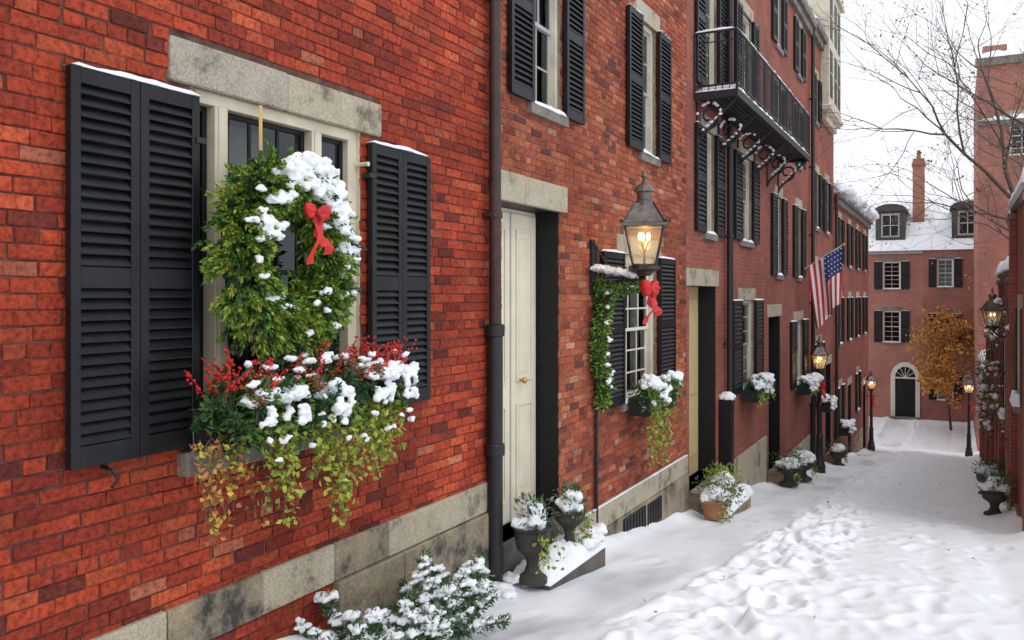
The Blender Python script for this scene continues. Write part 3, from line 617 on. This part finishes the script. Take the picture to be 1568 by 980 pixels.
# wall lamp
EL=empty('wall_gas_lamp',(XW,7.95,.2)); m=MB(); lx,ly,lz=XW+.56,7.95,.245
m.box(XW+.0,XW+.03,ly-.04,ly+.04,.0,.55,'iron'); m.tube([(XW,ly,.12),(lx-.1,ly,.14),(lx,ly,.16),(lx,ly,.24)],.016,8,'iron'); m.tube([(XW+.02,ly,-.12),(XW+.2,ly,-.02),(XW+.42,ly,.12)],.011,6,'iron'); m.tube([(XW+.02,ly,.5),(XW+.03,ly,.52),(XW+.2,ly,.25),(XW+.42,ly,.14)],.009,6,'iron')
m.obj('bracket',EL); m=MB(); lantern(m,lx,ly,lz,1.04,.30); m.obj('lantern',EL); lamp_light(EL,lx,ly,lz+.31,5)
m=MB(); bow(m,(lx+.07,ly-.04,.05),.25,tail=1.3); m.obj('bow',EL,smooth=True)
it=[]
for i in range(14): it+=pile((XW+.05+.40*i/13,ly,.20+.07*(1-i/13)),(.04,.07,.02),8,.034)
snow_obj('snow',EL,it,.010)
EG=empty('evergreen_garland',(XW+.1,8.0,-.4)); m=MB()
for i in range(90):
    t=i/90; z=.12-1.25*t
    m.clump((XW+.10+random.gauss(0,.02),7.98+.07*math.sin(t*9)+random.gauss(0,.025),z),.085*(1.1-.5*t),42,.045,.018,('l_box1','l_box2','l_pine','l_box3'))
for i in range(16): m.clump((XW+.1+i*.028,7.93,.10-.05*math.sin(i/15*3.1)),.06,34,.045,.018,('l_box1','l_box2','l_pine'))
m.obj('foliage',EG)
it=[]
for i in range(18): it+=pile((XW+.18,7.98+random.gauss(0,.05),random.uniform(-.95,.1)),(.018,.035,.016),6,.016)
snow_obj('snow',EG,it,.009)
plant_box('window_box_planter',XW+.05,8.9,9.95,-1.14,True,('l_pine','l_box2','l_box1'),.24,.85,.085)
potted(-2.94,5.97,gz(5.95)+.06,.44,'urn',.145,'urn_planter',gr=.5); potted(-2.99,6.80,-2.24,.36,'urn',.13,'urn_planter',gr=.5)
it=[]
for i in range(8): it+=pile((XW+random.uniform(.08,.3),5.72+random.gauss(0,.13),gz(5.7)+.04),(.06,.06,.02),6,.042)
for i in range(12): it+=pile((XW+random.uniform(.2,.42),7.0+random.gauss(0,.15),-2.17),(.07,.08,.03),7,.045)
snow_obj('snow_mound',None,it,.016)
# ================================================================ HOUSE 3..6
def std_house(y0,y1,ztop,fz,wins,doors,bt,back=9,eave=True):
    e=house((y0+y1)/2); ops=[(w[0],w[1],w[2],w[3],.12,'sill_stone') for w in wins]+[(d[0],d[1],d[2],d[3],.28,'black_paint') for d in doors]
    zb=gz(y1)-1; m=MB(); facade(m,XW,y0,y1,zb,ztop,ops,bt); shell(m,XW-.002,y0+.003,y1-.003,zb,ztop,back,bt); m.obj('walls',e)
    m=MB(); ms=MB()
    for w in wins: window(m,ms,XW,*w[:4],2,3,'cream_paint','grey_paint',sh=w[4],pitch=.07,curt=random.random()<.5)
    m.obj('windows',e); ms.obj('window_snow',e,smooth=True)
    m=MB()
    for d in doors:
        dm=d[4]; xd=XW-.27; m.box(xd-.05,xd,d[0],d[1],d[2],d[3],dm); c=(d[0]+d[1])/2
        for a,b in ((d[0]+.12,c-.04),(c+.04,d[1]-.12)):
            for lo,hi in ((.1,.38),(.43,.93)): H=d[3]-d[2]; m.box(xd,xd+.018,a,b,d[2]+H*lo,d[2]+H*hi,dm)
        m.box(XW-.05,XW+.015,d[0]-.15,d[1]+.15,d[3]+.003,d[3]+.25,'granite'); m.box(XW-.3,XW+.3,d[0]-.05,d[1]+.05,zb,d[2],'granite_dark')
    yy=y0
    while yy<y1-.1:
        b=min(yy+random.uniform(.9,1.4),y1)
        if not any(d[0]-.1<b and d[1]+.1>yy for d in doors): m.box(XW-.05,XW+.035,yy+.003,b-.003,zb,fz,'granite' if random.random()<.6 else 'granite_dark')
        yy=b
    m.box(XW-.05,XW+.1,y0,y1,ztop-.3,ztop-.12,'sill_stone'); m.box(XW-.05,XW+.18,y0,y1,ztop-.12,ztop+.01,'sill_stone')
    m.obj('stone_and_doors',e,bevel=.005)
    ms=MB(); snow_cap(ms,XW-1.0,XW+.22,y0,y1,ztop+.012,.26,.12); ms.obj('roof_snow',e,smooth=True); return e
E3=std_house(11.35,16.75,8.3,-2.72,[(12.25,12.85,.9,2.42,.5),(14.6,15.5,.92,2.4,.5),(14.6,15.7,-1.65,-.1,.65),(12.2,13.0,3.0,4.9,.45),(14.6,15.5,3.0,4.9,.45),(12.2,13,5.9,7.2,.4),(14.6,15.5,5.9,7.2,.45)],[(11.5,12.95,-2.72,.12,'yellow_paint')],'brick_c')
E4=std_house(16.75,22.3,6.75,-3.5,[(20.1,21.2,-2.1,-.6,.6),(17.8,18.45,.4,2.02,.5),(20.35,21,.4,2.02,.5),(17.8,18.45,3.0,4.3,.45),(20.4,21.0,3.0,4.3,.45),(17.8,18.45,5.1,6.3,.45),(20.4,21.0,5.1,6.3,.45)],[(17.1,18.3,-3.45,-.45,'black_paint')],'brick_d')
E5=std_house(22.3,27.1,6.9,-4.3,[(23.6,24.3,-2.9,-1.3,.45),(23.2,23.9,1.75,3.2,.45),(25.2,25.9,1.75,3.2,.45),(23.2,23.8,4.5,5.7,.4),(23.3,24,-.6,.8,.45),(25.2,25.9,-.6,.8,.45)],[(25.3,26.4,-4.5,-2.0,'black_paint')],'brick_c')
E6=std_house(27.1,38.6,3.05,-5.2,[(q,q+.75,z,z+1.45,.45) for q in (28.3,31.0,33.7,36.4) for z in (.95,-1.55)]+[(q,q+.8,-4.3,-2.9,.45) for q in (28.3,33.7,)],[(30.9,31.9,-5.6,-3.1,'white_paint'),(36.2,37.2,-6.2,-3.6,'black_paint')],'brick_d')
m=MB(); m.add([(XW+.3,27.1,3.08),(XW+.3,38.6,3.08),(XW-3.5,38.6,5.6),(XW-3.5,27.1,5.6),(XW-7.5,27.1,3.08),(XW-7.5,38.6,3.08)],[(0,1,2,3),(3,2,5,4),(0,3,4),(1,5,2)],'snow'); m.obj('snowy_roof',E6)
snow_obj('eave_snow',E6,[((XW+random.uniform(.0,.28),27.3+11.1*i/60,3.2+random.uniform(-.04,.06)),(random.uniform(.2,.3),random.uniform(.3,.45),random.uniform(.12,.19))) for i in range(61)],.05)
m=MB(); o=XW+.22
m.box(XW,o,24.3,26.95,4.95,8.4,'cream_paint'); m.box(XW,o-.08,24.5,26.8,4.75,4.95,'cream_paint'); m.box(XW,o+.06,24.22,27.03,5.0,5.12,'cream_paint'); m.box(XW-.8,o+.1,24.15,27.08,8.4,8.6,'cream_paint')
m.box(XW-3,XW,24.3,26.95,6.9,8.4,'cream_paint')
for a in (24.5,25.45,26.2):
    for z0,z1 in ((5.4,6.7),(7.0,8.2)): m.box(o,o+.01,a,a+.5,z0,z1,'black_paint'); m.box(o+.01,o+.02,a-.04,a+.54,(z0+z1)/2-.02,(z0+z1)/2+.02,'cream_paint')
for z0,z1 in ((7.1,8.2),): m.box(XW-1.6,XW-.8,24.29,24.3,z0,z1,'black_paint')
m.obj('oriel_bay',E5,bevel=.01); ms=MB(); snow_cap(ms,XW-.8,o+.1,24.15,27.08,8.6,.25,.15); snow_cap(ms,XW,o+.06,24.22,27.03,5.12,.06); ms.obj('oriel_snow',E5,smooth=True)
for yy,mt in ((13.5,'iron'),(22.3,'iron'),(27.05,'brown_pipe')):
    m=MB(); downpipe(m,XW+.09,yy,gz(yy)-.1,8.2 if yy<22 else (6.7 if yy<25 else 3.0),.05,mt,10); m.lathe(XW+.09,yy,[(.065,gz(yy)),(.065,gz(yy)+1.6),(.08,gz(yy)+1.62),(.08,gz(yy)+1.68)],12,'iron'); m.obj('drain_pipe')
m=MB(); m.box(XW+.02,XW+.2,13.12,13.3,gz(13.2)-.1,-1.62,'black_paint'); m.obj('boot_pillar',E3); snow_obj('pillar_snow',E3,[((XW+.11,13.21,-1.59),(.13,.12,.08))],.018)
# balcony
EBk=empty('iron_balcony',(XW,15,2.8)); m=MB(); L=.62; ya,yb=11.7,18.2; zb=2.82
m.box(XW,XW+L,ya,ya+.05,zb-.1,zb,'iron');m.box(XW,XW+L,yb-.05,yb,zb-.1,zb,'iron');m.box(XW+L-.05,XW+L,ya+.05,yb-.05,zb-.1,zb,'iron')
for k in range(8): m.box(XW+.02+k*.072,XW+.075+k*.072,ya+.05,yb-.05,zb-.045,zb-.02,'iron')
def rail(p,q,n):
    p=Vector(p);q=Vector(q)
    for h in (.08,.82): m.tube([p+Vector((0,0,h)),q+Vector((0,0,h))],.016,6,'iron')
    m.tube([p+Vector((0,0,.68)),q+Vector((0,0,.68))],.008,5,'iron')
    for i in range(n+1):
        c=p.lerp(q,i/n); m.tube([c+Vector((0,0,0)),c+Vector((0,0,.82))],.0075 if i%6 else .016,5,'iron',False)
rail((XW+L-.02,ya+.02,zb),(XW+L-.02,yb-.02,zb),60); rail((XW+.02,ya+.02,zb),(XW+L-.02,ya+.02,zb),6); rail((XW+.02,yb-.02,zb),(XW+L-.02,yb-.02,zb),6)
it=[]
for yy in (11.85,13.1,14.4,15.7,16.9,18.05):
    pts=[]
    for k in range(26):
        t=k/25; a=-math.pi/2+t*2.1*math.pi; r=.17*(1-.72*t); pts.append((XW+.19+r*math.cos(a)*1.0,yy,zb-.32+r*math.sin(a)))
    m.tube(pts,.018,6,'iron'); pts=[(XW+.02,yy,zb-.70),(XW+.06,yy,zb-.60),(XW+.2,yy,zb-.48),(XW+.4,yy,zb-.25),(XW+L-.06,yy,zb-.11)]; m.tube(pts,.021,6,'iron'); m.tube([(XW+.015,yy,zb-.1),(XW+.015,yy,zb-.74)],.018,6,'iron')
    pts=[(XW+.43+.07*(1-.6*k/17)*math.cos(k*.36),yy,zb-.2+.07*(1-.6*k/17)*math.sin(k*.36)) for k in range(18)]; m.tube(pts,.012,5,'iron')
    for k in range(11): a=random.uniform(.1,3.0); it.append(((XW+.19+.17*math.cos(a),yy,zb-.32+.17*math.sin(a)+.024),(.026,.032,.020)))
    for k in range(5): it.append(((XW+.1+.06*k,yy,zb-.50+.05*k),(.036,.034,.022)))
m.obj('platform_and_railing',EBk); snow_obj('bracket_snow',EBk,it,.015)
ms=MB(); snow_cap(ms,XW+.01,XW+L+.01,ya-.0,yb-.03,zb+.002,.17,.07); snow_cap(ms,XW+L-.04,XW+L,ya,yb,zb+.835,.03,.02); snow_cap(ms,XW+.02,XW+L-.045,ya,ya+.04,zb+.835,.03,.02); ms.obj('platform_snow',EBk,smooth=True)
plant_box('window_box_planter',XW+.05,14.5,15.8,-1.62,False,('l_pine','l_dark'),.25,.35,.1)
plant_box('window_box_planter',XW+.05,20.1,21.2,-2.08,False,('l_pine','l_box2'),.28,.3,.13)
plant_box('window_box_planter',XW+.05,23.5,24.4,-2.88,False,('l_pine','l_dark'),.3,.2,.12)
plant_box('window_box_planter',XW+.05,28.2,29.1,-4.2,False,('l_pine','l_dark'),.3,.2,.14)
potted(XW+.42,11.2,gz(11.2)+.03,.25,'terracotta',.19,gr=.8); potted(XW+.3,12.1,gz(12.1)+.1,.3,'terracotta',.17,green=('l_ivy1','l_ivy2','l_box1')); potted(XW+.4,17.0,gz(17)+.05,.35,'urn',.22,gr=.6); potted(XW+.4,18.6,gz(18.6)+.05,.4,'urn',.25,gr=.6)
potted(XW+.35,25.2,gz(25.2),.4,'urn',.22)
m=MB(); m.box(XW+.02,XW+.5,11.5,13.1,gz(13)-.2,-3.0,'granite_dark'); m.obj('stoop',E3,bevel=.01); ms=MB(); snow_cap(ms,XW+.2,XW+.54,11.45,13.15,-3.005,.15); ms.obj('stoop_snow',E3,smooth=True)
# flag
EF=empty('american_flag',(XW,21.25,.6)); B0=np.array((XW,21.25,.58)); T0=np.array((XW+.93,21.2,1.17)); m=MB(); m.tube([B0,T0],.016,8,'white_paint'); m.ico(T0,.035,'gold',2); m.obj('pole',EF)
nu,nv=39,36
def fp(u,v):
    p=T0+(B0-T0)*(.02+.86*u); g=1-.38*v*(1-.2*v); ctr=T0+(B0-T0)*.38; px=ctr[0]+(p[0]-ctr[0])*g+.06*v; zz=p[2]-(1.38+.08*u)*v*(1-.05*math.sin(u*6)); yy=21.2+.09*v**.6*math.sin(u*11+v*2.2)+.04*math.sin(u*23+v*3)*v
    return (px,yy,zz)
m=MB(); vs=[fp(i/nu,j/nv) for i in range(nu+1) for j in range(nv+1)]
m.add(vs,[],'flag_red')
for i in range(nu):
    for j in range(nv):
        s=i//3; c='flag_blue' if (s<7 and j<nv*.42) else ('flag_red' if s%2==0 else 'flag_white'); a=i*(nv+1)+j
        m.f.append([a,a+nv+1,a+nv+2,a+1]); m.m.append(m.mi(c))
for i in range(6):
    for j in range(5):
        u=(i+.5)/6*21/39; v=(j+.5)/5*.42
        for off in (-.006,.006):
            c=Vector(fp(u,v)); pts=[]
            for k in range(10):
                a=k*math.pi/5; r=.026 if k%2==0 else .011; pts.append((c.x+r*math.sin(a),c.y+off,c.z+r*math.cos(a)))
            m.add(pts,[list(range(10))],'flag_white')
m.obj('cloth',EF,smooth=True)
lamp_post(-2.93,21.7,3.4); lamp_post(-3.0,36.8,3.35); lamp_post(.45,37.6,3.4)
# ================================================================ FAR BUILDING (faces -Y)
XFm=Matrix.Translation((0,50.6,0))@Matrix.Rotation(-math.pi/2,4,'Z')
EFa=empty('brick_house',(-3,50.6,-6.7))
wl=[(-3.55,-2.65,.3,1.8),(-3.55,-2.65,-2.6,-.88),(-6.6,-5.7,.3,1.8),(-6.6,-5.7,-2.6,-.88)]
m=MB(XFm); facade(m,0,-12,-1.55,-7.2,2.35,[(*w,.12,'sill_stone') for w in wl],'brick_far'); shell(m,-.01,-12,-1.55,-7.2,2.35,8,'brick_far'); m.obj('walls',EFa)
m=MB(XFm); ms=MB(XFm)
for w in wl: window(m,ms,0,*w,2,3,'white_paint','white_paint',sh=.42,pitch=.09,curt=False,ltm='sill_stone')
m.box(0,.12,-12,-1.56,2.2,2.36,'grey_paint')
m.obj('windows',EFa); ms.obj('window_snow',EFa,smooth=True)
m=MB(XFm); dy=-2.43
m.box(0,.08,dy-.72,dy-.5,-7,-4.5,'white_paint');m.box(0,.08,dy+.5,dy+.72,-7,-4.5,'white_paint')
pts=[]
for k in range(17):
    a=math.pi*k/16
    pts.append((.08,dy+.72*math.cos(a),-4.5+.85*math.sin(a))); pts.append((.08,dy+.5*math.cos(a),-4.5+.6*math.sin(a)))
m.add(pts,[(2*k,2*k+2,2*k+3,2*k+1) for k in range(16)],'white_paint')
m.add([(.04,dy,-4.5)]+[(.04,dy+.5*math.cos(math.pi*k/16),-4.5+.6*math.sin(math.pi*k/16)) for k in range(17)],[(0,k+1,k+2) for k in range(16)],'black_paint')
for k in range(1,6): a=math.pi*k/6; m.tube([(.06,dy,-4.5),(.06,dy+.5*math.cos(a),-4.5+.6*math.sin(a))],.015,4,'white_paint')
m.box(0,.05,dy-.5,dy+.5,-7,-4.55,'black_paint'); m.box(.05,.09,dy-.5,dy+.5,-4.55,-4.47,'white_paint')
for a,b in ((-.4,-.05),(.05,.4)):
    for lo,hi in ((-6.4,-5.7),(-5.6,-4.75)): m.box(.05,.07,dy+a,dy+b,lo,hi,'shutter_paint')
m.box(0,.5,dy-.8,dy+.8,-7,-6.6,'sill_stone'); m.obj('front_door',EFa)
m=MB(XFm); m.add([(.25,-12,2.37),(.25,3.2,2.37),(-3.8,3.2,5.5),(-3.8,-12,5.5),(-8.2,-12,2.37),(-8.2,3.2,2.37)],[(0,1,2,3),(3,2,5,4),(0,3,4),(1,5,2)],'snow')
def dormer(yc,w=.75):
    m.box(-2.6,-.55,yc-w,yc+w,3.0,4.65,'slate'); m.box(-.55,-.5,yc-w*.62,yc+w*.62,3.15,4.45,'grey_paint'); m.box(-.5,-.485,yc-w*.5,yc+w*.5,3.25,4.35,'black_paint'); m.box(-.485,-.475,yc-.02,yc+.02,3.25,4.35,'white_paint'); m.box(-.485,-.475,yc-w*.5,yc+w*.5,3.78,3.82,'white_paint')
    pr=[]; n=8
    for k in range(n+1): a=math.pi*k/n; pr.append((yc+(w+.1)*math.cos(a),4.62+.38*math.sin(a)))
    vs=[(-.45,p[0],p[1]) for p in pr]+[(-3.4,p[0],p[1]) for p in pr]; m.add(vs,[(k,k+1,k+n+2,k+n+1) for k in range(n)],'snow'); m.add([(-.46,p[0],p[1]-.02) for p in pr],[list(range(n+1))],'slate')
dormer(-3.2); dormer(.55); dormer(-7)
m.obj('snowy_roof',EFa)
m=MB(XFm); m.box(-2.6,-1.9,-2.15,-1.55,3.6,7.6,'brick_far'); m.box(-2.65,-1.85,-2.2,-1.5,7.2,7.35,'brick_far2'); m.lathe(-2.25,-1.85,[(.12,7.6),(.1,8.1)],8,'terracotta'); m.obj('chimney',EFa)
EFb=empty('brick_house',(0,50.4,-6.7)); wl=[(-.9,-.1,.4,1.9),(-.9,-.1,-5.6,-4.3),(1.2,2,.4,1.9),(-.9,-.1,-2.6,-1.0)]
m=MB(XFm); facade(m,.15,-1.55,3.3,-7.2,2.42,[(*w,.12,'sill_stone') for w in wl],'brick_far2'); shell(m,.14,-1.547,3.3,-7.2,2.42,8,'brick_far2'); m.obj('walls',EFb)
m=MB(XFm); ms=MB(XFm)
for w in wl: window(m,ms,.15,*w,2,3,'white_paint','white_paint',sh=.38,pitch=.09,curt=False,ltm='sill_stone')
m.obj('windows',EFb); ms.obj('window_snow',EFb,smooth=True)
m=MB(); m.box(-30,-16,75,85,-7,6,'brick_far2'); m.add([(-30,74.6,6),(-16,74.6,6),(-16,80,9),(-30,80,9)],[(0,1,2,3)],'snow'); m.obj('background_house')
# ================================================================ RIGHT SIDE
XR=.86
def right_wall(name,y0,y1,zt,bt,piers=True,wins=()):
    e=empty(name,(XR,(y0+y1)/2,gz(y1))); m=MB(); m.box(XR,XR+.35,y0,y1,gz(y1)-1,zt,bt)
    m.box(XR-.05,XR+.4,y0-.02,y1,zt,zt+.08,'sill_stone')
    y=y0
    while piers and y<y1: m.box(XR-.09,XR,y,y+.45,gz(y)-1,zt-.15,bt); m.box(XR-.12,XR-.001,y-.02,y+.47,zt-.15,zt-.06,'sill_stone'); y+=3.2
    m.box(XR-.04,XR,y0+.46,y1,gz(y1)-1,gz(y1)+.35,'granite_dark'); ms=MB()
    for a,b,c,d in wins:
        m.box(XR-.012,XR,a,b,c,d,'black_paint')
        for yy in (a,(a+b)/2-.02,b-.04): m.box(XR-.03,XR-.012,yy,yy+.04,c,d,'cream_paint')
        for q in (0,.5,1): m.box(XR-.028,XR-.013,a+.04,b-.04,c+(d-c-.04)*q,c+(d-c-.04)*q+.04,'cream_paint')
        m.box(XR-.12,XR-.001,a-.1,b+.1,c-.1,c-.003,'sill_stone'); snow_cap(ms,XR-.14,XR-.002,a-.1,b+.1,c-.002,.12)
        m.box(XR-.05,XR-.001,a-.45,a-.03,c,d,'shutter_paint'); m.box(XR-.05,XR-.001,b+.03,b+.45,c,d,'shutter_paint')
        m.box(XR-.03,XR-.001,a-.1,b+.1,d+.003,d+.2,'granite')
    m.obj('walls',e,bevel=.008); snow_cap(ms,XR-.12,XR+.45,y0-.02,y1,zt+.08,.22,.08); ms.obj('coping_snow',e,smooth=True); return e
right_wall('brick_garden_wall',12.5,16.6,1.35,'brick_d',True,[(14.2,15.0,-1.6,-.2)]); right_wall('brick_garden_wall',16.6,21.5,.35,'brick_c',True,[(18.2,19.0,-2.3,-.9)]); right_wall('brick_garden_wall',21.5,29,-1.0,'brick_d'); right_wall('brick_garden_wall',29,37,-2.4,'brick_c')
ER=empty('snowy_climbing_vine',(XR,22,-2)); m=MB(); it=[]
for i in range(105):
    y=random.uniform(16,35); z=gz(y)+random.uniform(1.2,3.6)*(1 if y<26 else .9); c=(XR-random.uniform(.0,.16),y,z)
    m.clump(c,(.10,.3,.18),24,.06,.035,('l_pine','l_dark','l_ivy3','l_box2','l_tan'))
    if random.random()<.8: q=random.uniform(.04,.10); it+=pile((c[0]-.05,c[1],c[2]+.1),(q,q*2.2,q*.5),6,q*.55)
    for _ in range(4): d=Vector((random.gauss(-.1,.14),random.gauss(0,.45),random.uniform(-.1,.6))); m.tube([c,Vector(c)+d*.5+Vector((0,0,.05)),Vector(c)+d],.006,3,'twig',False)
m.obj('vines',ER); snow_obj('snow',ER,it,.03)
potted(XR-.32,15.4,gz(15.4)+.03,.42,'urn',.19,'urn_planter',gr=1.); potted(XR-.3,19.6,gz(19.6)+.03,.42,'urn',.2,'urn_planter',gr=1.)
# wall lantern on the right wall
ERL=empty('wall_gas_lamp',(XR,16.9,-.4)); m=MB(); m.tube([(XR,16.9,-.75),(XR-.2,16.9,-.72),(XR-.3,16.9,-.62)],.016,6,'iron'); lantern(m,XR-.3,16.9,-.58,.75,.2); m.obj('lantern',ERL)
EK=empty('brick_house',(4,40,-6.7)); XRm=Matrix.Translation((0,39.6,0))@Matrix.Rotation(-math.pi/2,4,'Z')
wl=[(a,a+.9,z,z+1.6) for a in (1.9,4.2,6.5) for z in (-4,-.8,2.4,5.6)]
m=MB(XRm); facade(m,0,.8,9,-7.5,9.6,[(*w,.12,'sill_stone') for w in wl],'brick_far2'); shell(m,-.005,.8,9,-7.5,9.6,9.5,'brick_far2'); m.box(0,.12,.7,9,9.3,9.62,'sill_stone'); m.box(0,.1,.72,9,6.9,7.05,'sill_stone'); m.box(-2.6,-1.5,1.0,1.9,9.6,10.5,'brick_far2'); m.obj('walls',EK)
m=MB(XRm); ms=MB(XRm)
for w in wl: window(m,ms,0,*w,2,3,'white_paint','white_paint',sh=0,curt=False)
m.obj('windows',EK); snow_cap(ms,-1,.15,.7,9,9.62,.3,.2); snow_cap(ms,-.02,.12,.72,9,7.05,.16,.1); ms.obj('ledge_snow',EK,smooth=True)
# ================================================================ TREES
def tree(name,x,y,h,lean=(0,0),depth=6,leafm=None,r0=.16,spread=.65,nleaf=3,seed=1,tf=.32,kids=3,ll=.09):
    random.seed(seed); e=empty(name,(x,y,gz(y))); m=MB(); tips=[]
    def br(p,d,r,l,k,first=False):
        n=4; pts=[p];q=p.copy();dd=d.copy()
        for i in range(n): dd=(dd+Vector([random.gauss(0,.12 if not first else .04) for _ in range(3)])+Vector((0,0,.03))).normalized(); q=q+dd*l/n; pts.append(q.copy())
        m.tube(pts,[r*(1-.45*i/n) for i in range(n+1)],7 if k>4 else (4 if k>2 else 3),'bark' if k>3 else 'twig',False)
        if k<=2: tips.extend(pts[1:])
        if k==0: return
        nk=kids+(1 if k>3 else 0)
        for i in range(nk):
            t=random.choice(pts[2:]) if i else pts[-1]
            a=Vector([random.gauss(0,1) for _ in range(3)]).normalized(); nd=(dd+a*spread*(.5 if i==0 else 1.15)).normalized()
            br(t,nd,max(.0035,r*(.5 if i else .6)),(l if not first else h*.26)*random.uniform(.6,.82),k-1)
    br(Vector((x,y,gz(y)-.1)),Vector((lean[0],lean[1],1)).normalized(),r0,h*tf,depth,True); m.obj('trunk_and_branches',e)
    if leafm:
        T=np.array([t[:] for t in tips]); T=T[rng.integers(0,len(T),nleaf)]; m=MB(); m.leaves(T+rng.normal(size=T.shape)*.06,rng.normal(size=T.shape)-np.array((0,0,.6)),ll,ll*.65,leafm); m.obj('leaves',e)
tree('bare_tree',2.6,19.5,12.5,(-.07,.03),6,('l_tan','l_or2'),.12,.75,700,3,.52)
tree('bare_tree',3.0,27,15,(-.09,.0),6,('l_tan',),.12,.75,500,5,.5)
tree('bare_tree',2.9,33,16,(-.06,.0),6,('l_tan','l_or'),.14,.7,900,8,.5)
tree('autumn_tree',-.2,47.2,7.2,(-.05,0),6,('l_yel','l_or','l_yel','l_or'),.07,.68,5200,11,.3,3,.17)
# ================================================================ LIGHT
w=bpy.data.worlds.new('World'); SC.world=w; w.use_nodes=True; n=w.node_tree.nodes; l=w.node_tree.links; bg=n['Background']
sk=n.new('ShaderNodeTexSky'); sk.sky_type='NISHITA'; sk.sun_disc=False; sk.sun_elevation=math.radians(48); sk.sun_rotation=math.radians(125); sk.dust_density=4
hs=n.new('ShaderNodeHueSaturation'); hs.inputs['Saturation'].default_value=.25; l.new(sk.outputs[0],hs.inputs['Color'])
mx=n.new('ShaderNodeMixRGB'); mx.inputs['Fac'].default_value=.85; mx.inputs['Color2'].default_value=(9.6,10.0,10.5,1); l.new(hs.outputs[0],mx.inputs['Color1']); l.new(mx.outputs[0],bg.inputs['Color']); bg.inputs['Strength'].default_value=.132
su=bpy.data.lights.new('sun','SUN'); su.energy=.5; su.angle=math.radians(40); su.color=(1,.975,.94); so=bpy.data.objects.new('sun',su); SC.collection.objects.link(so)
d=Vector((math.sin(math.radians(125))*math.cos(math.radians(48)),math.cos(math.radians(125))*math.cos(math.radians(48)),math.sin(math.radians(48)))); so.rotation_euler=d.to_track_quat('Z','Y').to_euler()
SC.view_settings.view_transform='Standard'; SC.view_settings.look='None'; SC.view_settings.exposure=0
cam=bpy.data.cameras.new('camera'); co=bpy.data.objects.new('camera',cam); SC.collection.objects.link(co); co.location=(0,0,0); co.rotation_euler=(math.pi/2,0,math.radians(27.6)); cam.sensor_width=36; cam.lens=29.85; cam.shift_y=-.0249; cam.clip_end=2000; cam.clip_start=.05; SC.camera=co
